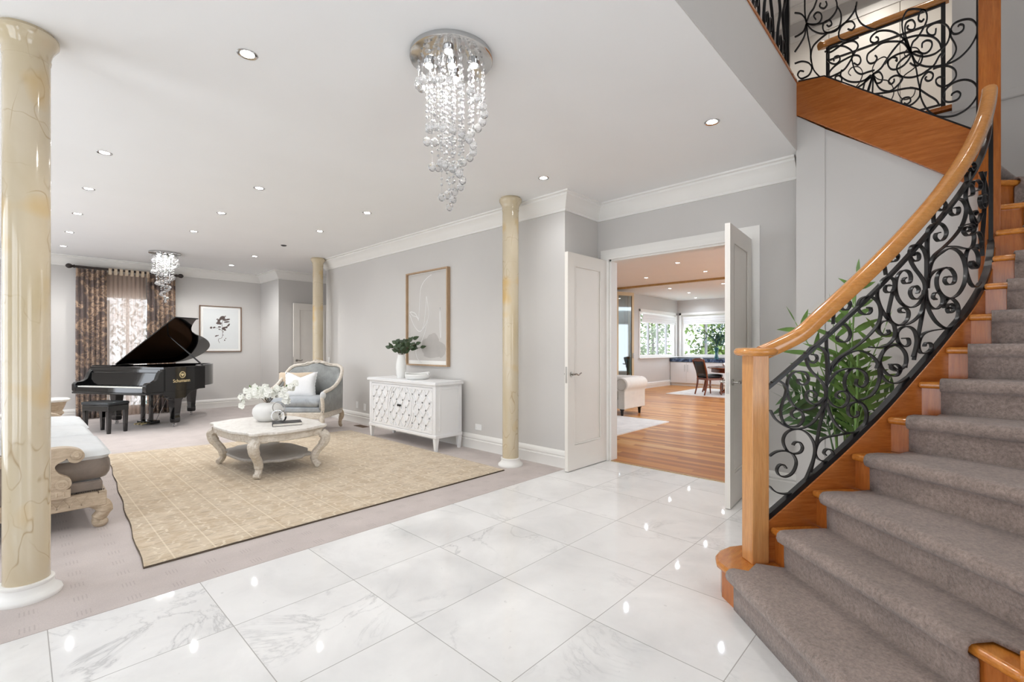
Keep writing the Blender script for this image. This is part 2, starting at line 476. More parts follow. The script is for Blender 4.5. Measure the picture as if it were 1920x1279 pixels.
def mk_misc():
    for nm_, mf in (('crystal', .5), ('crystal_clear', .2)):
        n = NT(nm_); n.set(color=(1, 1, 1), rough=.0, trans=1.0, ior=1.52, spec=.8)
        df = n.n.new('ShaderNodeBsdfTranslucent'); dd = n.n.new('ShaderNodeBsdfDiffuse'); a1 = n.n.new('ShaderNodeMixShader'); a1.inputs[0].default_value = .5
        n.link(df.outputs[0], a1.inputs[1]); n.link(dd.outputs[0], a1.inputs[2])
        mx = n.n.new('ShaderNodeMixShader'); mx.inputs[0].default_value = mf; n.link(n.b.outputs[0], mx.inputs[1]); n.link(a1.outputs[0], mx.inputs[2]); n.link(mx.outputs[0], n.out.inputs['Surface']); M[nm_] = n.m
    n = NT('window_glass'); gl = n.n.new('ShaderNodeBsdfGlossy'); gl.inputs['Roughness'].default_value = .02
    tr = n.n.new('ShaderNodeBsdfTransparent'); fr = n.n.new('ShaderNodeLayerWeight'); fr.inputs[0].default_value = .5
    mx = n.n.new('ShaderNodeMixShader'); n.link(n.math('ADD', n.math('MULTIPLY', n.math('POWER', fr.outputs['Facing'], 5.0), .5), .03), mx.inputs[0]); n.link(tr.outputs[0], mx.inputs[1]); n.link(gl.outputs[0], mx.inputs[2]); n.link(mx.outputs[0], n.out.inputs['Surface'])
    M['window_glass'] = n.m
    n = NT('tint_glass'); gl = n.n.new('ShaderNodeBsdfGlossy'); gl.inputs['Roughness'].default_value = .03
    tr = n.n.new('ShaderNodeBsdfTransparent'); tr.inputs[0].default_value = (.55, .68, .7, 1)
    mx = n.n.new('ShaderNodeMixShader'); mx.inputs[0].default_value = .25; n.link(tr.outputs[0], mx.inputs[1]); n.link(gl.outputs[0], mx.inputs[2]); n.link(mx.outputs[0], n.out.inputs['Surface'])
    M['tint_glass'] = n.m
    n = NT('lamp_glow'); n.set(color=(1, 1, 1)); n.b.inputs['Emission Color'].default_value = (1, .97, .92, 1); n.b.inputs['Emission Strength'].default_value = 30; M['lamp_glow'] = n.m
    n = NT('bulb_glow'); n.set(color=(1, 1, 1)); n.b.inputs['Emission Color'].default_value = (1, .98, .95, 1); n.b.inputs['Emission Strength'].default_value = 40; M['bulb_glow'] = n.m
    n = NT('shade_glow'); n.set(color=srgb(245, 242, 235)); n.b.inputs['Emission Color'].default_value = (1, .96, .9, 1); n.b.inputs['Emission Strength'].default_value = .8; M['shade_glow'] = n.m
    n = NT('blue_marble'); v = n.coord(); a = n.noise(v, 7, 6, .7, 1.2)
    n.set(color=n.ramp(a, [(.35, srgb(22, 30, 44)), (.5, srgb(46, 66, 98)), (.6, srgb(120, 140, 168)), (.65, srgb(34, 46, 70))]), rough=.12); M['blue_marble'] = n.m
    n = NT('foliage'); v = n.coord(); a = n.noise(v, 1.6, 5, .7)
    n.set(color=n.ramp(a, [(.3, srgb(70, 96, 52)), (.5, srgb(126, 150, 84)), (.7, srgb(176, 196, 130))]), rough=.7); M['foliage'] = n.m
    n = NT('foliage_blue'); a = n.noise(n.coord(), 1.6, 5, .7)
    n.set(color=n.ramp(a, [(.3, srgb(50, 84, 84)), (.7, srgb(110, 150, 140))]), rough=.7); M['foliage_blue'] = n.m
mk_misc()

# ------------------------------------------------------------------ the place: main measures
CEIL = 2.95; UP = 3.534; TOP = 6.1
YC = 3.04          # carpet / tile edge
XL = 4.03          # long living room wall
YJ = 3.05          # jog
XD = 4.67          # wall with the double doors
YV = .967          # edge of the stair void
XS = 5.9           # deep wall of the stair well
YB = 11.6; XB = 3.82; YE = 8.73; YH = 10.53
XW = -1.7; YF = -2.7; XF = -2.6
mk_tile(.6892, 3.0461, .5977)

def wallbox(name, x0, y0, z0, x1, y1, z1, mat='wall_paint'):
    return structure(MB().box(x0, y0, z0, x1, y1, z1).build(name, M[mat], smooth=False))
def wall_holes(name, axis, c0, c1, a0, a1, z0, z1, holes, mat='wall_paint'):
    """wall slab with rectangular openings. axis 'x': plane x=c0..c1 running a along y"""
    m = MB()
    xs = sorted({a0, a1, *[h[0] for h in holes], *[h[1] for h in holes]})
    for p, q in zip(xs[:-1], xs[1:]):
        cuts = sorted([(h[2], h[3]) for h in holes if h[0] <= p + 1e-6 and h[1] >= q - 1e-6])
        z = z0
        for lo, hi in cuts + [(z1, z1)]:
            if lo - z > 1e-4:
                if axis == 'x': m.box(c0, p, z, c1, q, lo)
                else: m.box(p, c0, z, q, c1, lo)
            z = max(z, hi)
    return structure(m.build(name, M[mat], smooth=False))

# floors
structure(MB().box(XF - .2, YF - .2, -.08, XD, YC, 0).box(XD, YF - .2, -.08, XS + .1, 1.0, 0).build('floor', M['marble_tile'], smooth=False))
structure(MB().box(XW - .2, YC, -.08, 6.2, YB + .2, .002).build('floor', M['mauve_carpet'], smooth=False))
structure(MB().box(XD, 1.0, -.08, XS + .1, 7.3, .004).box(XS + .1, -.72, -.08, 16.2, 7.3, .004).build('floor', M['timber_floor'], smooth=False))
# ceilings
structure(MB().prism([(XF, YV), (XD, YV), (XD, YJ), (6.2, YJ), (6.2, YB + .2), (XW - .2, YB + .2), (XW - .2, YV)], CEIL, CEIL + .1).build('ceiling', M['ceiling_paint'], smooth=False))
structure(MB().box(XD, YV + .14, CEIL, 16.2, 7.3, CEIL + .1).build('ceiling', M['ceiling_paint'], smooth=False))
structure(MB().box(XF, YF, TOP, 9.2, 6, TOP + .1).build('ceiling', M['ceiling_paint'], smooth=False))
# fascia round the void (upper floor edge)
m = MB(); m.box(XF, YV - .006, CEIL + .0005, 4.49, YV - .0005, UP - .03); m.box(XF, YV - .0004, CEIL + .11, 4.485, YV + .13, UP - .031)
structure(m.build('trim_1', M['wall_paint'], smooth=False))
structure(MB().box(XF, YV - .012, UP - .03, 4.49, YV + .16, UP).build('trim_2', M['stair_wood'], bevel=.006))
# upper floor
structure(MB().box(XF, YV + .14, UP - .05, 4.6, 4.5, UP - .004).build('floor', M['mauve_carpet'], smooth=False))
structure(MB().box(4.6, YV + .0, UP - .05, 9.2, 4.5, UP - .004).build('floor', M['mauve_carpet'], smooth=False))
structure(MB().box(XS + .12, -2.0, UP - .05, 9.2, YV, UP - .004).build('floor', M['mauve_carpet'], smooth=False))
# living room walls
wallbox('wall_right', XL, YJ, 0, XL + .12, YE, CEIL)
wallbox('wall_jog', XL + .12, YJ, 0, XD + .12, YJ + .12, CEIL)
wallbox('wall_hall_near', XL + .12, YE - .12, 0, 6.2, YE, CEIL)
wallbox('wall_hall_end', 6.1, YE, 0, 6.2, YH, CEIL)
wallbox('wall_hall', XB, YH, 0, 6.2, YH + .12, CEIL)
wallbox('wall_nib', XB, YH + .12, 0, XB + .12, YB, CEIL)
WX0, WX1 = 1.08, 1.82
wall_holes('wall_back', 'y', YB, YB + .15, XW - .15, XB + .12, 0, CEIL, [(WX0, WX1, .12, 2.3)])
wall_holes('wall_left', 'x', XW - .15, XW, YC, YB, 0, CEIL, [(3.6, 5.6, .3, 2.5), (6.3, 8.3, .3, 2.5), (9.0, 10.8, .3, 2.5)])
# wall with the double doors
DL, DR, DH = 2.89, 1.416, 2.31
wall_holes('wall_door', 'x', XD, XD + .12, 1.0, YJ, 0, CEIL, [(DR, DL, 0, DH)])
wallbox('wall_door_far', XD, YJ + .12, 0, XD + .12, 7.2, CEIL)
wallbox('wall_return', XD + .12, 1.0, 0, XS, 1.12, UP - .05)
wallbox('wall_return_head', XD - .19, YV + .14, CEIL + .1, XD + .12, 1.12, UP - .05)
# stair well: deep wall up to the gallery, then full height right of the opening
wall_holes('wall_stair', 'x', XS, XS + .12, YF, 1.12, 0, TOP, [(.02, 1.12, UP - .05, TOP)])
wallbox('wall_stair_side', XF, -2.82, 0, XS + .12, -2.7, TOP) if False else None
wall_holes('wall_front', 'y', YF - .15, YF, XF, XS + .12, 0, TOP, [(.3, 2.4, .0, 2.2)])
wall_holes('wall_entry', 'x', XF - .15, XF, YF, YC, 0, TOP, [(-2.2, -.2, .1, 2.6), (.6, 2.6, .3, 2.5)])
wallbox('wall_entry_jog', XF, YC, 0, XW, YC + .12, CEIL)
wallbox('wall_upper_back', XF, 4.5, UP, 9.2, 4.62, TOP)
wallbox('wall_upper_left', XF - .15, YC, UP, XF, 4.6, TOP)
wallbox('wall_upper_hall', 7.6, -2.2, UP, 7.72, 4.5, TOP)
wallbox('wall_upper_end', XS + .12, -2.2, UP, 7.6, -2.08, TOP)
# wall closing the space under the upper flight, with a pier at its end
m = MB(); m.prism_map([(-.15, 0), (.765, 0), (.765, 3.07), (-.14, 2.38), (-.15, 2.37)], 4.478, 4.56, lambda u, v, w: (w, u, v)); m.prism_map([(.765, 0), (YV, 0), (YV, 3.24), (.765, 3.07)], 4.468, 4.66, lambda u, v, w: (w, u, v))
structure(m.build('wall_under_stair', M['wall_paint'], smooth=False))
# ledge on the deep stair wall
structure(MB().sweep([(XS, .02), (XS, -2.2)], [(-.02, 3.46), (.012, 3.46), (.018, 3.47), (.018, 3.54), (.0, 3.55), (-.02, 3.55)], left=False).build('trim_3', M['wall_paint'], smooth=False))
structure(MB().box(XS - .03, .02, UP - .035, XS + .13, .97, UP + .002).build('trim_4', M['stair_wood'], bevel=.006))

# cornice (stepped cove) and skirting
CP = [(0, CEIL - .18), (.018, CEIL - .18), (.018, CEIL - .155), (.03, CEIL - .145), (.05, CEIL - .10), (.082, CEIL - .055), (.105, CEIL - .04), (.105, CEIL - .022), (.13, CEIL - .015), (.13, CEIL + .001), (0, CEIL + .001)]
def cornice(name, path): return structure(MB().sweep(path, CP).build(name, M['trim_paint'], ang=35))
cornice('trim_5', [(XD, 1.0), (XD, YJ), (XL, YJ), (XL, YE), (6.1, YE)])
cornice('trim_6', [(6.1, YH), (XB, YH), (XB, YB), (XW, YB), (XW, YC), (XF, YC)])
BP = [(0, .0), (.018, .0), (.018, .108), (.02, .112), (.012, .12), (.012, .128), (.022, .14), (.022, .165), (.016, .18), (.008, .19), (0, .19)]
def base(name, path): return structure(MB().sweep(path, BP).build(name, M['trim_paint'], ang=35))
base('baseboard_right', [(XL + .02, YJ), (XL, YJ), (XL, YE), (6.1, YE)])
base('baseboard_back', [(4.06, YH), (XB, YH), (XB, YB), (XW, YB), (XW, YC)])
base('baseboard_door', [(XS, 1.0), (XD, 1.0), (XD, DR - .13)])
base('baseboard_jog', [(XD, DL + .13), (XD, YJ), (XL, YJ)])
base('baseboard_stair', [(XS, -2.2), (XS, 1.0)])

# door casings
def casing(name, path, w=.115, horizontal=False, x=None):
    pass
CW = .115
m = MB()
CPf = [(0, 0), (0, .026), (.02, .03), (.05, .02), (.075, .024), (.1, .016), (.115, .012), (.115, 0)]
def casing_leg(m, y_in, sgn, z1):
    m.prism_map(CPf, 0, z1, lambda u, v, w: (XD - v, y_in + sgn * u, w))
def casing_frame(m, ya, yb, z1):
    # mitred frame: profile swept along jamb-head-jamb (y,z plane)
    pts = [(ya, 0), (ya, z1), (yb, z1), (yb, 0)]; rings = []
    s = 1 if yb < ya else -1
    for i, (y, z) in enumerate(pts):
        dy = (s if i in (0, 1) else -s); dz = 0 if i in (0, 3) else 1
        rings.append([(XD - v, y + dy * u, z + dz * u) for u, v in CPf])
    m.rings(rings)
casing_frame(m, DL, DR, DH)
structure(m.build('trim_7', M['trim_paint'], ang=35))
m = MB(); m.box(XD - .002, DR, 0, XD + .125, DR + .02, DH); m.box(XD - .002, DL - .02, 0, XD + .125, DL, DH); m.box(XD - .002, DR, DH - .02, XD + .125, DL, DH)
structure(m.build('trim_8', M['trim_paint'], smooth=False))
structure(MB().box(XD - .012, DR + .02, .0, XD + .012, DL - .02, .006).build('trim_9', M['gold_wood'], smooth=False))

def lever_handle(parent, y0, side):
    """lever and rose; local frame: leaf runs along +x, faces -y / +y"""
    for s in (-1, 1):
        m = MB()
        yy = s * .022
        m.xf = Matrix.Translation((0, yy, 0))
        m.tube([(0, 0, 0), (0, s * .008, 0)], .026, 16)
        m.tube([(0, s * .008, 0), (0, s * .045, 0)], .009, 10)
        m.tube(spline([(0, s * .045, 0), (side * .03, s * .048, .004), (side * .065, s * .046, -.008), (side * .095, s * .046, .006), (side * .115, s * .046, .012)], 5), [.009] * 6 + [.0085] * 6 + [.007] * 8 + [.006] , 10)
        o = m.build('lever_handle', M['brushed_nickel'], parent)
        o.location = (y0, 0, 1.02)
def door_leaf(name, w, h, loc, rz, hx=None, side=-1, panel=True):
    """leaf along local +x from the hinge"""
    root = bpy.data.objects.new(name, None); COL.objects.link(root); structure(root)
    root.location = loc; root.rotation_euler = (0, 0, rz)
    t = .04
    # stiles and rails round a recessed panel
    m = MB()
    st, tr, br = .12, .13, .27
    m.box(0, -t / 2, .008, st, t / 2, h); m.box(w - st, -t / 2, .008, w, t / 2, h)
    m.box(st, -t / 2, h - tr, w - st, t / 2, h); m.box(st, -t / 2, .008, w - st, t / 2, br)
    m.box(st, -t / 2 + .011, br, w - st, t / 2 - .011, h - tr)
    m.build('leaf', M['door_paint'], root, smooth=False)
    m = MB()
    for s in (-1, 1):
        y = s * (t / 2 - .004)
        a0, a1, b0, b1 = st, w - st, br, h - tr
        for k, (ins, wd) in enumerate(((0, .014),)):
            m.box(a0, y - .006, b0, a0 + wd, y + .006, b1); m.box(a1 - wd, y - .006, b0, a1, y + .006, b1)
            m.box(a0, y - .006, b0, a1, y + .006, b0 + wd); m.box(a0, y - .006, b1 - wd, a1, y + .006, b1)
    m.build('panel_moulding', M['door_paint'], root, bevel=.004)
    lever_handle(root, w - .06, side)
    m = MB().box(w - .0005, -.011, .93, w + .0015, .011, 1.1)
    m.build('latch_plate', M['brushed_nickel'], root, smooth=False)
    for z in (.2, h / 2 + .1, h - .22):
        MB().tube([(-.004, -t / 2 - .004, z), (-.004, -t / 2 - .004, z + .1)], .007, 8).build('hinge', M['brushed_nickel'], root)
    return root
# left leaf folded back on the jog, right leaf square to the wall
dl = door_leaf('door_1', .735, 2.30, (XD - .02, DL + .045, 0), pi + radians(-.8), side=-1)
dr = door_leaf('door_2', .735, 2.30, (XD - .035, DR - .03, 0), pi + radians(4.6), side=-1)
m = MB().box(3.945, 2.975, .155, 3.958, 3.0, .34); 
# hall door standing ajar, its casing behind
d3 = door_leaf('door_3', .8, 2.27, (4.9, YH - .07, 0), pi, side=-1)
# upper hall linen doors
def flat_door(name, y0, y1, x):
    r = bpy.data.objects.new(name, None); COL.objects.link(r); structure(r); r.location = (x, y0, UP)
    w = y1 - y0; m = MB(); m.box(-.03, 0.003, .01, 0, w - .003, 2.1)
    m.build('leaf', M['door_paint'], r, bevel=.003)
    return r
for i, y in enumerate((-1.0, -.25, .5, 1.25)):
    r = flat_door('door_%d' % (4 + i), y, y + .75, 7.6)
    m = MB(); m.box(-.05, .09 if i % 2 else .64, 1.0, -.03, .11 if i % 2 else .66, 1.13); m.build('pull_handle', M['brushed_nickel'], r, bevel=.003)
m = MB(); m.box(7.56, -1.1, UP, 7.6, -1.0, UP + 2.2); m.box(7.56, 2.0, UP, 7.6, 2.1, UP + 2.2); m.box(7.56, -1.1, UP + 2.1, 7.6, 2.1, UP + 2.2)
structure(m.build('trim_10', M['trim_paint'], bevel=.004))
UC = [(o, z - CEIL + TOP) for o, z in CP]
structure(MB().sweep([(7.6, -2.0), (7.6, 4.5)], UC).build('trim_11', M['trim_paint'], ang=35))

# unseen windows behind and left of the camera: frames only, sized for the daylight let in
wn = [0]
def window_x(x, y0, y1, z0, z1, n=2, glass=False, f=.06, t=.08, mat='trim_paint', sash=True):
    wn[0] += 1
    r = bpy.data.objects.new('window_%d' % wn[0], None); COL.objects.link(r); structure(r); r.location = (x, y0, z0)
    w = y1 - y0; h = z1 - z0
    m = MB(); m.box(0, 0, 0, t, f, h); m.box(0, w - f, 0, t, w, h); m.box(0, f, 0, t, w - f, f); m.box(0, f, h - f, t, w - f, h)
    for k in range(1, n):
        c = w * k / n; m.box(.01, c - f / 2, f, t - .01, c + f / 2, h - f)
    m.build('frame', M[mat], r, bevel=.004)
    if glass: MB().box(t / 2 - .002, f, f, t / 2 + .002, w - f, h - f).build('pane', M['window_glass'], r, smooth=False)
    return r
def window_y(y, x0, x1, z0, z1, n=2, glass=False, f=.06, t=.08, mat='trim_paint'):
    wn[0] += 1
    r = bpy.data.objects.new('window_%d' % wn[0], None); COL.objects.link(r); structure(r); r.location = (x0, y, z0)
    w = x1 - x0; h = z1 - z0
    m = MB(); m.box(0, 0, 0, f, t, h); m.box(w - f, 0, 0, w, t, h); m.box(f, 0, 0, w - f, t, f); m.box(f, 0, h - f, w - f, t, h)
    for k in range(1, n):
        c = w * k / n; m.box(c - f / 2, .01, f, c + f / 2, t - .01, h - f)
    m.build('frame', M[mat], r, bevel=.004)
    if glass: MB().box(f, t / 2 - .002, f, w - f, t / 2 + .002, h - f).build('pane', M['window_glass'], r, smooth=False)
    return r
window_y(YB + .03, WX0, WX1, .12, 2.3, 2, True, .05)
for a, b in ((3.6, 5.6), (6.3, 8.3), (9.0, 10.8)): window_x(XW - .12, a, b, .3, 2.5, 3)
for a, b, c, d in ((.3, 2.4, 0, 2.2),): window_y(YF - .12, a, b, c, d, 3)
for a, b, c, d in ((-2.2, -.2, .1, 2.6), (.6, 2.6, .3, 2.5)): window_x(XF - .12, a, b, c, d, 2)

# ------------------------------------------------------------------ staircase
RS = .186
# inner (left) end of every nosing and the direction in which the nosing runs to the right
INN = {1: (2.42, .80), 2: (2.672, .70), 3: (2.846, .548), 4: (3.01, .402), 5: (3.18, .268), 6: (3.355, .15), 7: (3.52, .044), 8: (3.685, -.052), 9: (3.865, -.122), 10: (4.07, -.165), 11: (4.25, -.187), 12: (4.37, -.205), 13: (4.46, -.21), 14: (4.50, -.13), 15: (4.49, .01), 16: (4.49, .24), 17: (4.49, .47), 18: (4.49, .70), 19: (4.49, .93)}
ANG = {1: -135, 2: -130.5, 3: -132, 4: -122, 5: -106, 6: -97, 7: -93, 8: -91, 9: -90, 10: -89, 11: -84, 12: -72, 13: -45, 14: -14, 15: 0, 16: 0, 17: 0, 18: 0, 19: 0}
WID = 1.04
def nose(k, q):
    a = radians(ANG[k]); L = INN[k]
    W = 1.10 if k == 2 else 1.25 if k <= 9 else (1.5 if 12 <= k <= 13 else 1.35)
    return Vector((L[0] + cos(a) * q, L[1] + sin(a) * q)), W
def fwdir(k):
    a = radians(ANG[k] + 90); return Vector((cos(a), sin(a)))
stair = thing('staircase', 'honey timber staircase with a taupe carpet runner winding up to the landing', 'staircase', (2.6, .75, 0))
SO = Vector((2.6, .75, 0))
def SM():
    m = MB(); m.xf = Matrix.Translation(-SO); return m
# path of the inner string in plan with the nosing height along it
PATH = [(2.60, .765, 1.72)] + [(INN[k][0], INN[k][1], float(k)) for k in range(2, 12)] + [(4.345, -.192, 11.35)]
PS = spline(PATH, 8)
def off(P, d):
    out = []
    for i, p in enumerate(P):
        a = P[max(i - 1, 0)]; b = P[min(i + 1, len(P) - 1)]
        t = Vector((b[0] - a[0], b[1] - a[1])).normalized(); n = Vector((-t.y, t.x))
        out.append((p[0] + n.x * d, p[1] + n.y * d, p[2]))
    return out
PA = off(PS, .0); PBk = off(PS, .045); PM = off(PS, .022)
ST_TOP = .05
stt = lambda k: interp([(2, .03), (6, .02), (7.5, 0), (9, -.06), (10.5, -.12), (12, -.14)], k)
# inner string: top edge follows the nosings, foot on the floor where it starts
rings = []
for a, b in zip(PA, PBk):
    zt = a[2] * RS + stt(a[2]); zb = max(.0, zt - .40)
    rings.append([(a[0], a[1], zb), (a[0], a[1], zt), (b[0], b[1], zt), (b[0], b[1], zb)])
SM().rings(rings).build('stringer', M['string_wood'], stair, bevel=.004)
# outer string
OUT = [(*nose(k, nose(k, 0)[1])[0], float(k)) for k in range(2, 12)]
OS = spline([tuple(lerp(a, b, .5) for a, b in zip(OUT[0], OUT[1]))] + OUT[1:], 5)
rings = []
OA = off(OS, .0); OB = off(OS, -.045)
for a, b in zip(OA, OB):
    zt = a[2] * RS + ST_TOP; zb = max(.0, zt - .46)
    rings.append([(a[0], a[1], zb), (a[0], a[1], zt), (b[0], b[1], zt), (b[0], b[1], zb)])
SM().rings(rings).build('stringer', M['stair_wood'], stair, bevel=.004)
# treads and risers
def tread_poly(k):
    n0, W = nose(k, 0); n1, _ = nose(k, W)
    if k == 1:
        W1 = 1.12
        pts = [tuple(nose(1, W1)[0]), (2.42, .80)]
        pts = [tuple(nose(1, W1)[0])] + [tuple(nose(1, q)[0]) for q in (.6, .2)] + [(2.455, .85), (2.50, .905), (2.57, .938), (2.65, .945), (2.74, .925), (2.81, .88), (2.85, .82), (2.86, .76)]
        pts += [(2.72, .70), tuple(nose(2, 1.0)[0] + fwdir(2) * .06)]
        return pts[::-1]
    j, _ = nose(k + 1, 0); jj = nose(k + 1, nose(k + 1, 0)[1])[0]
    d = fwdir(k + 1) * .03
    a = [n0, n1]
    if 12 <= k <= 14: # winders reach into the corner
        a = [n0, n1]
        corner = Vector((XS - .02, -1.62 if k == 12 else -1.3))
    return [tuple(n0), tuple(n1), tuple(jj + d), tuple(j + d)]
for k in range(1, 19):
    poly = tread_poly(k)
    z = k * RS
    SM().prism(poly, z - .036, z).build('tread', M['tread_wood'], stair, bevel=.014, bseg=3)
    # riser under this nosing
    m = SM(); n0, W = nose(k, 0); n1, _ = nose(k, W); f = fwdir(k) * .03; g = fwdir(k) * .05
    if k == 1:
        path = [tuple(nose(1, 1.1)[0] + f), tuple(nose(1, .2)[0] + f), (2.48, .84), (2.52, .885), (2.58, .912), (2.65, .917), (2.73, .9), (2.79, .86), (2.825, .81), (2.84, .74)]
        m.sweep(path, [(0, 0), (.0, z - .036), (-.018, z - .036), (-.018, 0)], left=True)
    else:
        m.rings([[(p[0] + f.x, p[1] + f.y, z - RS), (p[0] + f.x, p[1] + f.y, z - .036), (p[0] + g.x, p[1] + g.y, z - .036), (p[0] + g.x, p[1] + g.y, z - RS)] for p in (n0, n1)])
    m.build('riser', M['stair_wood'], stair, smooth=False)
# carpet runner over nosings and risers
def runner():
    m = MB(); m.xf = Matrix.Translation(-SO)
    prof = []   # (k, toward-travel offset, z)
    T = .013
    for k in range(1, 19):
        z = k * RS
        f0 = .03 - T
        prof += [(k, f0, z - RS + T * (k > 1)), (k, f0, z - .11), (k, f0, z - .06), (k, f0 - .004, z - .046), (k, -.006, z - .043), (k, -.019, z - .034), (k, -.025, z - .018), (k, -.021, z + .0), (k, -.008, z + .011), (k, .012, z + T), (k, .07, z + T)]
        prof += [(k + 1, -.10, z + T), (k + 1, 0.0, z + T)]
    NQ = 15
    def P(k, o, z, u):
        W = nose(min(k, 19), 0)[1]
        q0, q1 = .095, (.975 if k == 2 else W - .1)
        if k == 1: q0, q1 = -.01, 1.02
        if k == 1 and o > .05: q0 = .02
        if k == 2 and o < -.05: q0, q1 = .04, .99
        if k >= 11: q0 = .13
        q = lerp(q0, q1, u)
        p, _ = nose(k, q); d = fwdir(k) * o
        return (p.x + d.x, p.y + d.y, z)
    V = [[P(k, o, z, i / (NQ - 1)) for i in range(NQ)] for k, o, z in prof]
    m.rings(V, closed=False)
    return m.build('carpet_runner', M['stair_carpet'], stair, ang=180, solid=.012)
runner()
# straight upper flight: string, soffit
X2 = 4.45
m = SM()
ZT = lambda y: 3.485 + (min(y, .767) - .767) * .825
prof = [(-.14, ZT(-.14)), (.767, ZT(.767)), (.967, 3.515), (.985, 3.44), (.985, 3.22), (.955, 3.235), (-.14, 2.36)]
m.prism_map(prof, X2, X2 + .042, lambda u, v, w: (w, u, v))
m.build('stringer', M['string_wood'], stair, bevel=.004)
# newel with cap
def rbox(m, cx, cy, s, ang, z0, z1):
    c, d = cos(ang), sin(ang)
    m.prism([(cx + c * a * s / 2 - d * b * s / 2, cy + d * a * s / 2 + c * b * s / 2) for a, b in ((-1, -1), (1, -1), (1, 1), (-1, 1))], z0, z1)
NW = (2.645, .76)
m = SM(); rbox(m, *NW, .092, radians(-40), RS, 1.262); m.build('newel_post', M['newel_wood'], stair, bevel=.004)
m = SM(); m.lathe([(.05, 1.255), (.085, 1.258), (.098, 1.265), (.104, 1.275), (.104, 1.283), (.098, 1.292), (.09, 1.297), (.06, 1.30)], *NW, 0, 28)
m.build('newel_cap', M['rail_wood'], stair)
PX = (4.425, -.165)
m = SM(); m.cbox(PX[0], PX[1], 1.55, .105, .105, 3.4); m.build('newel_post', M['stair_wood'], stair, bevel=.004)
m = SM(); rbox(m, 1.982, -.19, .08, radians(-40), .0, .43); m.build('newel_post', M['tread_wood'], stair, bevel=.006)
# handrail along the winding flight
hrf = lambda k: interp([(2, .855), (7, .855), (9, .90), (10.5, .935)], k)
hp = []
for i, p in enumerate(PM):
    z = p[2] * RS + hrf(p[2])
    hp.append((p[0], p[1], z))
hp = [(NW[0] + .03, NW[1] - .02, 1.272)] + [p for p in hp if p[2] > 1.285 and p[2] < 2.93]
hp = spline(hp[::4] + [hp[-1]], 6)
rp = [(-.035, -.028), (-.028, -.036), (.028, -.036), (.035, -.028), (.036, .0), (.034, .018), (.022, .032), (0, .038), (-.022, .032), (-.034, .018), (-.036, 0)]
def rail(m, P, prof):
    V = [Vector(p) for p in P]; rings = []
    for i in range(len(V)):
        t = (V[min(i + 1, len(V) - 1)] - V[max(i - 1, 0)]).normalized()
        sd = t.cross(Vector((0, 0, 1))).normalized(); up = sd.cross(t)
        rings.append([V[i] + sd * a + up * b for a, b in prof])
    m.rings(rings)
m = SM(); rail(m, hp, rp); m.build('handrail', M['rail_wood'], stair)
# rail of the upper flight
m = SM(); rail(m, [(X2 + .02, -.12, ZT(-.12) + 1.18), (X2 + .02, .93, ZT(-.12) + 1.18 + 1.05 * .825)], rp); m.build('handrail', M['rail_wood'], stair)

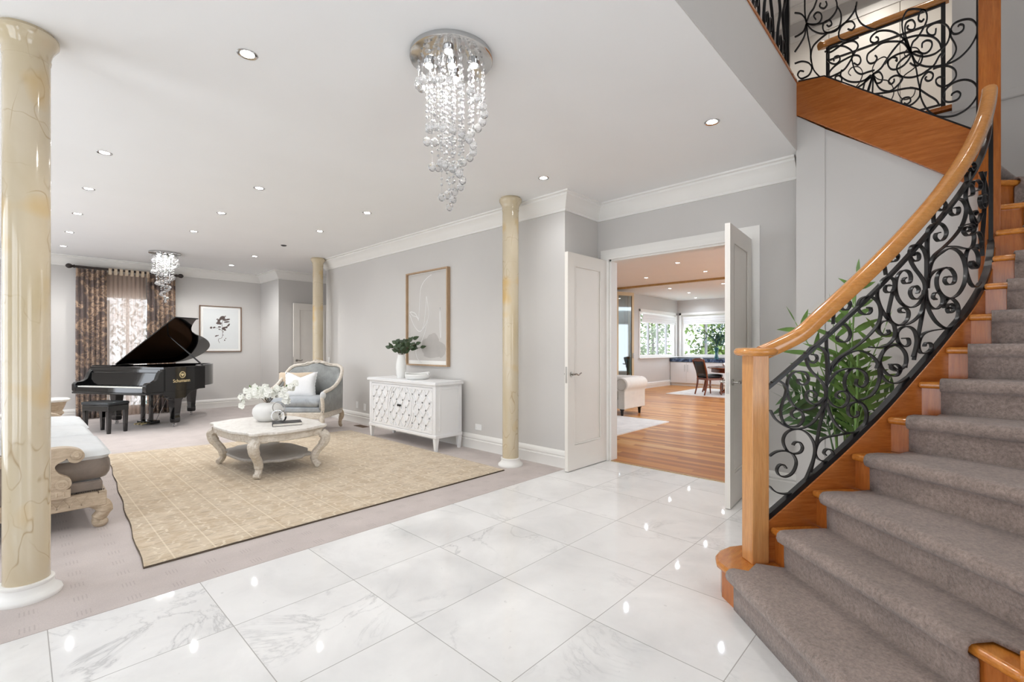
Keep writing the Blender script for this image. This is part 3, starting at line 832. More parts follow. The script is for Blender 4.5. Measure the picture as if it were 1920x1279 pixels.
# wrought iron: surface coordinates (s along the string path, h above the string top)
SL = [0.0]
for a, b in zip(PM[:-1], PM[1:]): SL.append(SL[-1] + hypot(b[0] - a[0], b[1] - a[1]))
def surf(s, h):
    if s <= 0: i, t = 0, s / (SL[1])
    else:
        i = len(SL) - 2
        for j in range(len(SL) - 1):
            if s <= SL[j + 1]: i = j; break
        t = (s - SL[i]) / (SL[i + 1] - SL[i])
    a, b = PM[i], PM[i + 1]
    x, y, k = (lerp(a[c], b[c], t) for c in range(3))
    d = Vector((b[0] - a[0], b[1] - a[1])).normalized()
    return Vector((x, y, k * RS + ST_TOP + h)), Vector((-d.y, d.x, 0))
def iron(m, sh, w=.02, t=.0065):
    P = []; W = []
    for s, h in sh:
        p, n = surf(s, h); P.append(p); W.append(n)
    m.bar(P, w, t, W)
LOWER = [
 [(0.204, 0.16), (0.188, 0.192), (0.165, 0.208), (0.152, 0.194), (0.165, 0.156), (0.198, 0.12), (0.234, 0.105), (0.257, 0.122), (0.259, 0.157), (0.237, 0.209), (0.195, 0.259), (0.149, 0.292), (0.111, 0.3)],
 [(0.242, 0.249), (0.254, 0.254), (0.28, 0.232), (0.296, 0.193), (0.286, 0.177), (0.257, 0.192), (0.221, 0.229), (0.195, 0.282), (0.188, 0.324), (0.204, 0.344), (0.24, 0.333), (0.286, 0.294), (0.326, 0.239), (0.355, 0.177), (0.366, 0.125), (0.36, 0.081), (0.339, 0.043), (0.313, 0.01), (0.28, -0.005), (0.234, 0.006), (0.188, 0.039), (0.142, 0.089), (0.111, 0.142)],
 [(0.263, 0.373), (0.247, 0.389), (0.235, 0.414), (0.237, 0.431), (0.257, 0.425), (0.283, 0.395), (0.3, 0.357), (0.298, 0.331), (0.273, 0.325), (0.234, 0.353), (0.201, 0.393), (0.18, 0.441), (0.174, 0.489), (0.185, 0.523), (0.201, 0.552), (0.204, 0.58), (0.188, 0.618), (0.155, 0.66), (0.123, 0.678)],
 [(0.283, 0.558), (0.27, 0.572), (0.275, 0.548), (0.3, 0.518), (0.323, 0.512), (0.329, 0.532), (0.313, 0.571), (0.28, 0.607), (0.244, 0.629), (0.218, 0.622), (0.209, 0.589), (0.211, 0.551), (0.224, 0.503), (0.25, 0.447), (0.286, 0.399), (0.326, 0.366), (0.365, 0.348), (0.398, 0.345), (0.421, 0.35)],
 [(0.117, 0.535), (0.142, 0.472), (0.182, 0.409), (0.221, 0.358), (0.26, 0.319), (0.306, 0.288), (0.346, 0.275), (0.378, 0.281), (0.404, 0.302), (0.421, 0.332)],
 [(0.438, 0.576), (0.436, 0.492), (0.431, 0.41), (0.424, 0.323), (0.391, 0.215), (0.368, 0.111), (0.342, 0.022)],
 [(0.349, 0.638), (0.372, 0.615), (0.378, 0.589), (0.358, 0.586), (0.335, 0.614), (0.321, 0.652), (0.325, 0.673), (0.346, 0.679), (0.375, 0.663), (0.407, 0.62), (0.426, 0.58), (0.433, 0.534), (0.435, 0.466)],
 [(0.311, 0.683), (0.319, 0.627), (0.339, 0.567), (0.378, 0.495), (0.411, 0.433), (0.427, 0.376), (0.424, 0.329)],
 [(0.606, 0.288), (0.602, 0.262), (0.635, 0.219), (0.666, 0.218), (0.659, 0.268), (0.62, 0.328), (0.578, 0.367), (0.545, 0.366), (0.533, 0.33), (0.55, 0.269), (0.592, 0.194), (0.635, 0.132), (0.662, 0.066), (0.659, 0.017), (0.63, 0), (0.602, 0.009)],
 [(0.428, 0.404), (0.45, 0.461), (0.522, 0.478), (0.606, 0.438), (0.683, 0.353), (0.732, 0.263), (0.747, 0.181), (0.727, 0.135), (0.688, 0.126), (0.63, 0.155)],
 [(0.433, 0.409), (0.486, 0.426), (0.541, 0.398), (0.578, 0.367)],
 [(0.503, 0.273), (0.486, 0.297), (0.49, 0.312), (0.513, 0.304), (0.54, 0.275), (0.556, 0.233), (0.543, 0.209), (0.513, 0.217), (0.48, 0.25), (0.45, 0.297), (0.431, 0.342)],
 [(0.365, 0.397), (0.372, 0.41), (0.355, 0.44), (0.329, 0.462), (0.316, 0.451), (0.326, 0.415), (0.352, 0.375), (0.385, 0.35), (0.414, 0.35)],
 [(0.612, 0.112), (0.612, 0.09), (0.588, 0.099), (0.561, 0.135), (0.554, 0.173), (0.571, 0.186), (0.605, 0.165), (0.644, 0.118), (0.665, 0.062), (0.662, 0.015), (0.633, -0.003), (0.592, 0.015), (0.537, 0.066), (0.49, 0.142), (0.457, 0.22), (0.431, 0.311)],
 [(0.427, 0.039), (0.416, 0.061), (0.427, 0.069), (0.45, 0.05), (0.467, 0.017), (0.46, -0.002), (0.431, 0.005), (0.398, 0.036), (0.375, 0.074), (0.368, 0.111), (0.385, 0.143), (0.424, 0.135), (0.483, 0.095), (0.557, 0.042)],
 [(1.111, 0.688), (1.077, 0.678), (1.071, 0.563), (1.068, 0.418), (1.05, 0.296), (1.02, 0.195), (0.979, 0.059)],
 [(0.976, 0.634), (0.991, 0.639), (1.014, 0.607), (1.012, 0.582), (0.985, 0.596), (0.958, 0.636), (0.949, 0.68), (0.967, 0.697), (1.008, 0.668), (1.05, 0.6), (1.071, 0.526), (1.077, 0.447)],
 [(0.949, 0.68), (0.955, 0.629), (0.985, 0.558), (1.026, 0.479), (1.056, 0.41), (1.059, 0.362)],
 [(1.166, 0.591), (1.141, 0.609), (1.134, 0.594), (1.161, 0.549), (1.202, 0.525), (1.22, 0.547), (1.194, 0.607), (1.151, 0.658), (1.106, 0.679), (1.081, 0.649), (1.076, 0.587), (1.081, 0.509)],
 [(1.286, 0.623), (1.317, 0.593), (1.314, 0.566), (1.28, 0.585), (1.249, 0.633), (1.259, 0.669), (1.297, 0.661), (1.35, 0.609), (1.39, 0.536), (1.383, 0.489), (1.344, 0.463), (1.275, 0.465), (1.202, 0.48), (1.131, 0.501), (1.096, 0.488), (1.081, 0.457)],
 [(1.252, 0.263), (1.219, 0.296), (1.206, 0.285), (1.232, 0.239), (1.278, 0.207), (1.285, 0.243), (1.245, 0.319), (1.187, 0.368), (1.149, 0.361), (1.149, 0.306), (1.187, 0.223), (1.252, 0.144), (1.32, 0.106), (1.375, 0.12), (1.383, 0.198), (1.335, 0.319), (1.252, 0.425), (1.174, 0.468), (1.111, 0.48), (1.081, 0.425)],
 [(1.078, 0.362), (1.089, 0.412), (1.139, 0.406), (1.213, 0.354)],
 [(1.139, 0.243), (1.118, 0.275), (1.13, 0.288), (1.168, 0.253), (1.191, 0.201), (1.181, 0.173), (1.139, 0.19), (1.097, 0.244), (1.071, 0.309), (1.066, 0.364)],
 [(1.254, 0.082), (1.239, 0.106), (1.226, 0.106), (1.241, 0.072), (1.273, 0.053), (1.276, 0.078), (1.245, 0.12), (1.21, 0.131), (1.2, 0.155), (1.226, 0.161), (1.265, 0.129), (1.306, 0.058), (1.317, 0.004), (1.299, -0.025), (1.252, -0.016), (1.2, 0.029), (1.139, 0.12), (1.093, 0.219), (1.066, 0.3)],
 [(0.92, 0.563), (0.902, 0.565), (0.914, 0.537), (0.949, 0.511), (0.958, 0.536), (0.938, 0.582), (0.897, 0.62), (0.862, 0.617), (0.851, 0.573), (0.862, 0.509), (0.897, 0.438), (0.949, 0.374), (1.003, 0.34), (1.038, 0.344), (1.053, 0.377)],
 [(1.003, 0.404), (1.014, 0.416), (0.991, 0.456), (0.961, 0.469), (0.953, 0.448), (0.973, 0.403), (1.014, 0.364), (1.053, 0.358)],
 [(0.817, 0.606), (0.789, 0.632), (0.78, 0.614), (0.8, 0.584), (0.834, 0.565), (0.845, 0.596), (0.828, 0.637), (0.784, 0.679), (0.746, 0.675), (0.73, 0.639), (0.741, 0.577), (0.773, 0.495), (0.817, 0.412), (0.862, 0.35)],
 [(0.837, 0.571), (0.817, 0.52), (0.802, 0.47), (0.811, 0.417)],
 [(0.908, 0.382), (0.883, 0.407), (0.879, 0.426), (0.908, 0.41), (0.938, 0.366), (0.938, 0.329), (0.908, 0.323), (0.862, 0.355), (0.817, 0.416), (0.797, 0.479)],
 [(1.05, 0.314), (1.026, 0.272), (0.967, 0.28), (0.897, 0.322), (0.845, 0.371)],
 [(0.902, 0.247), (0.938, 0.214), (0.944, 0.178), (0.911, 0.194), (0.873, 0.249), (0.86, 0.307), (0.885, 0.316), (0.932, 0.286), (0.979, 0.224), (0.999, 0.155), (0.991, 0.112), (0.973, 0.083)],
 [(0.8, 0.383), (0.806, 0.358), (0.767, 0.383), (0.741, 0.429), (0.746, 0.46), (0.778, 0.45), (0.828, 0.398), (0.848, 0.339), (0.839, 0.302), (0.795, 0.305), (0.73, 0.348), (0.683, 0.391)],
 [(0.725, 0.241), (0.762, 0.289), (0.806, 0.291), (0.862, 0.246), (0.914, 0.163), (0.926, 0.098), (0.897, 0.088), (0.851, 0.125), (0.811, 0.187)],
 [(0.852, 0.114), (0.823, 0.152), (0.825, 0.172), (0.863, 0.138), (0.885, 0.093), (0.858, 0.083), (0.804, 0.135), (0.763, 0.206), (0.747, 0.262), (0.773, 0.291), (0.825, 0.275), (0.885, 0.214), (0.924, 0.132), (0.918, 0.072)],
 [(0.747, 0.254), (0.758, 0.176), (0.804, 0.096), (0.868, 0.036), (0.935, 0.009)],
 [(1.053, 0.065), (1.065, 0.073), (1.099, 0.037), (1.105, 0.004), (1.068, 0.016), (1.026, 0.056), (1.012, 0.111), (1.038, 0.141), (1.099, 0.107), (1.226, -0.002)],
 [(0.671, 0.614), (0.689, 0.594), (0.69, 0.575), (0.671, 0.577), (0.639, 0.608), (0.616, 0.65), (0.613, 0.681), (0.631, 0.695), (0.669, 0.676), (0.71, 0.63), (0.742, 0.572), (0.753, 0.517), (0.742, 0.477), (0.705, 0.46), (0.649, 0.459), (0.589, 0.468), (0.53, 0.486), (0.487, 0.496), (0.459, 0.485), (0.447, 0.447)],
 [(0.496, 0.612), (0.491, 0.604), (0.501, 0.58), (0.528, 0.552), (0.554, 0.54), (0.567, 0.556), (0.559, 0.594), (0.535, 0.637), (0.513, 0.655)],
 [(0.438, 0.685), (0.431, 0.655), (0.431, 0.611), (0.435, 0.563), (0.44, 0.515), (0.441, 0.461)],
 [(0.472, 0.753), (0.468, 0.698)],
 [(0.52, 0.747), (0.516, 0.742), (0.535, 0.716), (0.558, 0.706), (0.567, 0.725), (0.549, 0.757)],
 [(0.778, 0.742), (0.786, 0.691)],
 [(0.811, 0.76), (0.817, 0.737), (0.853, 0.711), (0.868, 0.726), (0.841, 0.768)],
 [(1.126, 0.749), (1.121, 0.721), (1.124, 0.684)],
 [(1.159, 0.741), (1.155, 0.733), (1.194, 0.692), (1.215, 0.702), (1.191, 0.747), (1.168, 0.763)],
 [(1.408, 0.719), (1.394, 0.708), (1.397, 0.675)],
 [(1.425, 0.728), (1.453, 0.688), (1.49, 0.683), (1.47, 0.721), (1.444, 0.742)],
 [(1.433, 0.56), (1.465, 0.545), (1.46, 0.584), (1.428, 0.633), (1.394, 0.64), (1.386, 0.586), (1.414, 0.507), (1.46, 0.421), (1.505, 0.336), (1.482, 0.325)],
 [(1.518, 0.52), (1.568, 0.489), (1.586, 0.508), (1.528, 0.573), (1.476, 0.609), (1.456, 0.594)],
 [(1.614, 0.377), (1.685, 0.331), (1.701, 0.357), (1.605, 0.431), (1.563, 0.43), (1.599, 0.362), (1.67, 0.306), (1.725, 0.299), (1.742, 0.351), (1.67, 0.466), (1.586, 0.579)],
 [(1.482, 0.406), (1.518, 0.387), (1.49, 0.426), (1.452, 0.444), (1.456, 0.401), (1.487, 0.352), (1.539, 0.324), (1.599, 0.324)],
 [(1.397, 0.392), (1.428, 0.36), (1.433, 0.379), (1.39, 0.42), (1.363, 0.419), (1.397, 0.365), (1.444, 0.327), (1.483, 0.316), (1.47, 0.355), (1.411, 0.418), (1.332, 0.472)],
 [(1.202, 0.48), (1.286, 0.403), (1.383, 0.301), (1.456, 0.246), (1.482, 0.271), (1.47, 0.328)],
 [(1.518, 0.079), (1.473, 0.139), (1.444, 0.173), (1.438, 0.152), (1.482, 0.096), (1.532, 0.067), (1.539, 0.12), (1.482, 0.213), (1.418, 0.269), (1.386, 0.257), (1.383, 0.206), (1.399, 0.137), (1.441, 0.045), (1.499, -0.026), (1.561, -0.056)],
 [(1.518, 0.278), (1.561, 0.235), (1.599, 0.158), (1.573, 0.139), (1.524, 0.175), (1.518, 0.208)],
 [(1.685, 0.513), (1.646, 0.467), (1.67, 0.338), (1.649, 0.241), (1.617, 0.16), (1.617, 0.057)],
]
UPPER = [
 [(0.173, 3.464), (0.17, 3.495), (0.148, 3.504), (0.124, 3.486), (0.119, 3.455), (0.132, 3.425), (0.156, 3.414), (0.184, 3.429), (0.208, 3.451), (0.231, 3.449)],
 [(0.162, 3.665), (0.175, 3.653), (0.192, 3.672), (0.189, 3.707), (0.173, 3.735), (0.151, 3.71), (0.146, 3.657), (0.162, 3.607), (0.195, 3.55), (0.222, 3.526), (0.233, 3.487), (0.231, 3.449)],
 [(0.247, 3.658), (0.256, 3.644), (0.239, 3.621), (0.217, 3.618), (0.211, 3.652), (0.228, 3.689), (0.256, 3.688), (0.267, 3.656), (0.264, 3.596), (0.25, 3.531), (0.231, 3.449)],
 [(0.439, 3.662), (0.424, 3.647), (0.424, 3.624), (0.448, 3.62), (0.47, 3.645), (0.461, 3.679), (0.418, 3.697), (0.353, 3.667), (0.301, 3.613), (0.256, 3.534), (0.231, 3.449)],
 [(0.442, 3.522), (0.43, 3.498), (0.442, 3.473), (0.473, 3.474), (0.491, 3.508), (0.485, 3.552), (0.448, 3.574), (0.4, 3.598), (0.336, 3.581), (0.278, 3.544), (0.231, 3.449)],
 [(0.321, 3.437), (0.313, 3.426), (0.315, 3.449), (0.342, 3.464), (0.365, 3.448), (0.365, 3.418), (0.347, 3.38), (0.313, 3.366), (0.273, 3.379), (0.244, 3.412), (0.231, 3.449)],
 [(0.231, 3.449), (0.261, 3.47), (0.318, 3.473), (0.359, 3.453), (0.365, 3.425)],
 [(0.071, 3.349), (0.056, 3.374), (0.077, 3.369), (0.108, 3.311), (0.14, 3.289), (0.184, 3.27), (0.239, 3.274), (0.29, 3.305), (0.313, 3.359), (0.307, 3.401), (0.273, 3.431), (0.231, 3.449)],
 [(-0.016, 3.527), (-0.026, 3.536), (-0.043, 3.521), (-0.041, 3.491), (-0.016, 3.478), (0.01, 3.49), (0.02, 3.526), (-0, 3.558), (-0.046, 3.561), (-0.085, 3.539), (-0.109, 3.486), (-0.109, 3.432), (-0.075, 3.358), (-0.021, 3.306), (0.04, 3.29), (0.108, 3.301), (0.162, 3.326), (0.206, 3.373), (0.231, 3.449)],
 [(0.02, 3.512), (0.02, 3.47), (-0, 3.412), (-0.006, 3.368), (0.01, 3.326), (0.04, 3.297)],
 [(0.228, 3.426), (0.206, 3.33), (0.195, 3.238), (0.184, 3.169)],
 [(0.184, 3.165), (0.228, 3.193), (0.284, 3.207), (0.359, 3.213), (0.448, 3.231)],
 [(0.148, 3.245), (0.156, 3.23), (0.14, 3.21), (0.119, 3.216), (0.114, 3.249), (0.14, 3.274), (0.173, 3.237), (0.184, 3.165)],
 [(0.273, 3.1), (0.256, 3.086), (0.236, 3.101), (0.244, 3.13), (0.273, 3.136), (0.287, 3.119), (0.278, 3.087), (0.244, 3.071), (0.211, 3.085), (0.186, 3.119), (0.184, 3.165)],
 [(0.017, 3.06), (0.012, 3.072), (-0.011, 3.078), (-0.028, 3.054), (-0.016, 3.024), (0.02, 3.017), (0.051, 3.034), (0.061, 3.073), (0.046, 3.116), (0.005, 3.146), (-0.046, 3.146), (-0.09, 3.113), (-0.112, 3.057), (-0.104, 2.998), (-0.065, 2.944), (-0.006, 2.916), (0.056, 2.925), (0.108, 2.955), (0.151, 3.02), (0.178, 3.102), (0.184, 3.162)],
 [(0.184, 3.165), (0.14, 3.109), (0.098, 3.058), (0.079, 3.009)],
 [(0.056, 3.201), (0.079, 3.214), (0.098, 3.2), (0.092, 3.166), (0.066, 3.142), (0.035, 3.141), (0.01, 3.159), (-0.006, 3.187), (-0, 3.231), (0.03, 3.27), (0.077, 3.287), (0.114, 3.285)],
 [(0.098, 3.566), (0.103, 3.529), (0.124, 3.529), (0.143, 3.555), (0.146, 3.585), (0.13, 3.602), (0.098, 3.607), (0.066, 3.59), (0.035, 3.547), (0.026, 3.494), (0.04, 3.437), (0.077, 3.404), (0.114, 3.388), (0.173, 3.399), (0.231, 3.449)],
 [(0.231, 3.449), (0.192, 3.444), (0.17, 3.402), (0.184, 3.35), (0.211, 3.347), (0.239, 3.38)],
 [(0.452, 3.385), (0.406, 3.412), (0.371, 3.465), (0.324, 3.527), (0.278, 3.566), (0.217, 3.567), (0.162, 3.546), (0.114, 3.513), (0.082, 3.463), (0.07, 3.409)],
 [(0.452, 3.385), (0.418, 3.387), (0.397, 3.341), (0.406, 3.306), (0.436, 3.31), (0.448, 3.353)],
 [(0.33, 3.299), (0.33, 3.28), (0.347, 3.268), (0.362, 3.289), (0.35, 3.314), (0.318, 3.32), (0.287, 3.297), (0.284, 3.273), (0.313, 3.24), (0.353, 3.218), (0.4, 3.244), (0.43, 3.293), (0.452, 3.385)],
 [(0.452, 3.385), (0.485, 3.253)],
 [(0.452, 3.385), (0.458, 3.239)],
 [(0.452, 3.385), (0.51, 3.339)],
 [(0.231, 3.449), (0.256, 3.504), (0.284, 3.679), (0.261, 3.764), (0.228, 3.769), (0.184, 3.744), (0.151, 3.717)],
 [(0.894, 3.985), (0.905, 4.031), (0.934, 4.079), (0.978, 4.109)],
 [(0.894, 3.976), (0.912, 3.927), (0.949, 3.91), (0.978, 3.907)],
 [(0.894, 3.976), (0.905, 3.89), (0.934, 3.837), (0.978, 3.781)],
 [(0.891, 3.975), (0.884, 3.881), (0.866, 3.765), (0.859, 3.663), (0.841, 3.574), (0.799, 3.5)],
 [(0.912, 3.591), (0.941, 3.606), (0.956, 3.579), (0.934, 3.541), (0.898, 3.539), (0.87, 3.553), (0.855, 3.596), (0.877, 3.646), (0.927, 3.68), (0.978, 3.684)],
 [(0.82, 4.137), (0.841, 4.082), (0.87, 4.047), (0.893, 3.988)],
 [(0.894, 3.985), (0.904, 4.08), (0.905, 4.181)],
 [(0.827, 3.981), (0.841, 4.017), (0.82, 4.035), (0.793, 4.013), (0.786, 3.974), (0.806, 3.943), (0.848, 3.946), (0.891, 3.979)],
 [(0.691, 4.071), (0.684, 4.044), (0.684, 3.996), (0.711, 3.953), (0.765, 3.927), (0.841, 3.947), (0.891, 3.975)],
 [(0.751, 3.9), (0.738, 3.882), (0.718, 3.892), (0.731, 3.927), (0.765, 3.931), (0.779, 3.897), (0.765, 3.85), (0.724, 3.831), (0.664, 3.843), (0.612, 3.874), (0.567, 3.93), (0.555, 3.986)],
 [(0.793, 4.099), (0.799, 4.07), (0.772, 4.044), (0.751, 4.062), (0.758, 4.094)],
 [(0.891, 3.975), (0.855, 3.909), (0.799, 3.854), (0.745, 3.833), (0.684, 3.829), (0.658, 3.88), (0.658, 3.951), (0.684, 4.02)],
 [(0.745, 3.833), (0.806, 3.804), (0.848, 3.766), (0.862, 3.698), (0.859, 3.647)],
 [(0.561, 3.958), (0.558, 3.894), (0.53, 3.811), (0.48, 3.749), (0.431, 3.711)],
 [(0.612, 3.803), (0.587, 3.783), (0.567, 3.806), (0.587, 3.85), (0.632, 3.86), (0.664, 3.828), (0.671, 3.767), (0.645, 3.731), (0.593, 3.704), (0.542, 3.708)],
 [(0.704, 3.59), (0.698, 3.619), (0.671, 3.616), (0.664, 3.581), (0.691, 3.561), (0.731, 3.589), (0.751, 3.634), (0.738, 3.693), (0.684, 3.7), (0.632, 3.674), (0.587, 3.619), (0.58, 3.577)],
 [(0.799, 3.5), (0.745, 3.474), (0.684, 3.478), (0.632, 3.497), (0.593, 3.551), (0.574, 3.59), (0.548, 3.633), (0.555, 3.667), (0.587, 3.697), (0.645, 3.7), (0.724, 3.671), (0.765, 3.693)],
 [(0.751, 3.473), (0.724, 3.526), (0.671, 3.56), (0.587, 3.58), (0.542, 3.561), (0.53, 3.517), (0.548, 3.494), (0.574, 3.52)],
 [(0.587, 3.556), (0.567, 3.462), (0.53, 3.416), (0.486, 3.414), (0.445, 3.412)],
 [(0.651, 3.497), (0.658, 3.452), (0.612, 3.394), (0.555, 3.364), (0.505, 3.36), (0.468, 3.384)],
 [(0.691, 3.433), (0.694, 3.458), (0.671, 3.461), (0.651, 3.425), (0.664, 3.383)],
 [(0.567, 3.314), (0.517, 3.334), (0.468, 3.368)],
 [(0.492, 3.255), (0.462, 3.358)],
 [(0.517, 3.287), (0.498, 3.357), (0.462, 3.366)],
]

SMAX = SL[-1]
m = SM()
P_ = []; W_ = []
for i, p in enumerate(PM):
    a = PM[max(i - 1, 0)]; b = PM[min(i + 1, len(PM) - 1)]; d_ = Vector((b[0] - a[0], b[1] - a[1])).normalized()
    P_.append(Vector((p[0], p[1], p[2] * RS + stt(p[2]) + .014))); W_.append(Vector((-d_.y, d_.x, 0)))
m.bar(P_, .034, .028, W_); m.build('bottom_rail', M['black_iron'], stair)
BARH = .715
m = SM(); iron(m, [(.035 + (SMAX - .035) * i / 60, BARH - ST_TOP) for i in range(61)], .026, .016); m.build('top_rail', M['black_iron'], stair)
m = SM(); iron(m, [(SMAX - .02, -.165), (SMAX - .02, .33), (SMAX - .02, BARH - ST_TOP)], .022, .016); m.build('end_bar', M['black_iron'], stair)
for c in LOWER:
    m = SM(); iron(m, spline(c, 5)); m.build('iron_scroll', M['black_iron'], stair)
# upper flight balustrade panel
for c in UPPER:
    m = SM(); m.bar([(X2 + .02, y, z) for y, z in spline(c, 5)], .016, .009, (1, 0, 0)); m.build('iron_scroll', M['black_iron'], stair)
m = SM()
m.bar([(X2 + .02, -.12, ZT(-.12) + .006), (X2 + .02, .767, ZT(.767) + .006), (X2 + .02, .95, 3.52)], .03, .012, (1, 0, 0)); m.build('bottom_rail', M['black_iron'], stair)
m = SM(); m.bar([(X2 + .02, -.12, 3.675), (X2 + .02, .93, 3.675 + 1.05 * .80)], .026, .016, (1, 0, 0)); m.build('top_rail', M['black_iron'], stair)
m = SM(); m.box(X2 + .008, -.117, ZT(-.117), X2 + .032, -.105, 3.72); m.build('upright', M['black_iron'], stair, smooth=False)

# balustrade on the edge of the landing
lb = thing('landing_balustrade', 'black scrolled iron balustrade on the upper landing edge above the ceiling fascia', 'balustrade', (4.39, YV + .05, UP))
m = MB(); m.box(-.018, -.018, 0, .018, .018, 1.0); m.build('end_post', M['black_iron'], lb, smooth=False)
m = MB(); m.box(-3.0, -.014, .03, 0, .014, .045); m.build('bottom_rail', M['black_iron'], lb, smooth=False)
m = MB(); m.box(-3.0, -.014, .86, 0, .014, .875); m.build('top_rail', M['black_iron'], lb, smooth=False)
m = MB(); rail(m, [(-3.0, 0, .97), (.03, 0, .97)], rp); m.build('handrail', M['rail_wood'], lb)
for i in range(7):
    x = -.17 - i * .36
    for sgn in (-1, 1):
        c = spline([(x + sgn * .035, .70), (x + sgn * .06, .73), (x + sgn * .085, .70), (x + sgn * .07, .65), (x + sgn * .03, .63), (x + sgn * .005, .68), (x + sgn * .02, .78), (x + sgn * .08, .83), (x + sgn * .12, .76), (x + sgn * .10, .6), (x + sgn * .04, .46), (x + sgn * .10, .3), (x + sgn * .12, .16), (x + sgn * .08, .07), (x + sgn * .02, .12), (x + sgn * .005, .2), (x + sgn * .04, .26), (x + sgn * .08, .22), (x + sgn * .07, .17)], 4)
        MB().bar([(a, 0, b) for a, b in c], .02, .008, (0, 1, 0)).build('iron_scroll', M['black_iron'], lb)
# gallery balustrade across the opening in the deep wall
gb = thing('gallery_balustrade', 'short balustrade with timber rail in the upper opening before the pale linen doors', 'balustrade', (XS + .05, .06, UP))
for y in (0.02, .93): MB().box(-.016, y - .016, 0, .016, y + .016, .98 if y > .5 else 1.0).build('end_post', M['black_iron'], gb, smooth=False)
m = MB(); rail(m, [(0, -.02, 1.03), (0, .9, 1.03), (-.01, .96, 1.02), (-.06, .99, 1.0)], rp); m.build('handrail', M['rail_wood'], gb)
for z in (.985, .84, .05): MB().box(-.012, .02, z - .007, .012, .93, z + .007).build('rail_bar', M['black_iron'], gb, smooth=False)
for cx, s in ((.25, 1), (.48, -1), (.70, 1)):
    c = spline([(cx + s * .03, .6), (cx + s * .05, .64), (cx + s * .02, .68), (cx - s * .04, .66), (cx - s * .07, .58), (cx - s * .03, .48), (cx + s * .06, .42), (cx + s * .1, .3), (cx + s * .06, .2), (cx - s * .01, .2), (cx - s * .03, .27), (cx + s * .01, .3)], 5)
    MB().bar([(0, a, b) for a, b in c], .014, .007, (1, 0, 0)).build('iron_scroll', M['black_iron'], gb)

# ------------------------------------------------------------------ columns
def column(x, y, label):
    r = thing('column', label, 'column', (x, y, 0), 0, 'onyx columns along the carpet edge')
    R = .09
    MB().lathe([(R, .085), (R, 2.82)], seg=40).build('shaft', M['onyx'], r)
    MB().lathe([(R + .001, 2.80), (R + .004, 2.815), (R + .002, 2.83), (R + .008, 2.86), (R + .024, 2.89), (R + .034, 2.905), (R + .036, 2.92), (R + .034, 2.932), (R + .024, 2.94), (R + .02, 2.95)], seg=40).build('capital', M['onyx'], r)
    MB().lathe([(.0, 0), (R + .045, 0), (R + .048, .012), (R + .044, .024), (R + .026, .036), (R + .016, .052), (R + .013, .07), (R + .017, .076), (R + .016, .086), (R + .006, .09), (R - .002, .09)], seg=40).build('base', M['trim_paint'], r)
    return r
column(.030, 3.53, 'large cream onyx column at the left edge in front of the carved sofa')
column(3.733, 3.575, 'slim cream onyx column beside the left leaf of the double doors')
column(3.80, 8.57, 'farthest cream onyx column rising behind the grey armchair')

# ------------------------------------------------------------------ rug
rc = [(.505, 3.46), (3.515, 3.46), (3.545, 6.85), (.735, 7.42)]
m = MB(); nx, ny = 24, 28
def rugp(u, v, z):
    a = Vector(rc[0]).lerp(Vector(rc[1]), u); b = Vector(rc[3]).lerp(Vector(rc[2]), u); p = a.lerp(b, v)
    w = .006 * sin(v * 34) * (1 if u < .02 else 0)
    return (p.x + w, p.y, z)
m.grid(lambda u, v: rugp(u, v, .014), nx, ny)
e = [rugp(i / 20, 0, .014) for i in range(21)] + [rugp(1, i / 20, .014) for i in range(1, 21)] + [rugp(1 - i / 20, 1, .014) for i in range(1, 21)] + [rugp(0, 1 - i / 20, .014) for i in range(1, 20)]
rug = m.build('area_rug', M['rug_pile']); tag(rug, 'large beige patterned rug under the coffee table', 'rug')
m = MB(); m.tube([(p[0], p[1], .007) for p in e], .005, 6, closed=True); m.build('bound_edge', M['stem_brown'], rug)

# ------------------------------------------------------------------ chandeliers
def chandelier(loc, label, rz):
    r = thing('chandelier', label, 'chandelier', loc, rz, 'crystal chandeliers')
    MB().lathe([(0, -.028), (.225, -.028), (.232, -.024), (.232, 0)], seg=48).build('ceiling_plate', M['chrome'], r)
    for i, (x, y) in enumerate(((0, 0), (.125, .03), (-.03, .125), (-.125, -.03), (.03, -.125))):
        b = MB().lathe([(.03, -.028), (.03, -.05), (.022, -.052)], x, y, 0, 16).build('lamp_holder', M['chrome'], r)
        MB().lathe([(.021, -.05), (.021, -.057), (.001, -.062)], x, y, 0, 14).build('bulb', M['bulb_glow'], b)
    bead = []
    def strand(x, y, zb, br):
        m = MB(); m.tube([(x, y, -.028), (x, y, zb)], .0007, 4)
        z = -.07; k = 0
        while z > zb + .045:
            m.sphere((x + .001, y, z), .0085, 6, 4, sz=1.0); z -= .034 + .012 * ((k * 7) % 3 == 0); k += 1
        o = m.build('bead_strand', M['crystal'], r, ang=20)
        MB().sphere((x, y, zb - br * .6), br, 10, 7, sz=1.12).build('crystal_ball', M['crystal_clear'], r, ang=20)
    n1, n2, n3 = 20, 15, 9
    for i in range(n1):
        a = 2 * pi * i / n1; t = i / n1
        strand(.185 * cos(a), .185 * sin(a), -.14 - .30 * t, .024)
    for i in range(n2):
        a = 2 * pi * i / n2 + .3; t = i / n2
        strand(.125 * cos(a), .125 * sin(a), -.40 - .21 * t, .023)
    for i in range(n3):
        a = 2 * pi * i / n3 + .6; t = i / n3
        strand(.062 * cos(a), .062 * sin(a), -.60 - .20 * t, .022)
    strand(.012, 0, -.84, .021); strand(-.012, .008, -.80, .021)
    return r
chn = chandelier((1.684, 2.075, CEIL), 'nearest crystal chandelier spiralling down from a mirrored ceiling plate', radians(120))
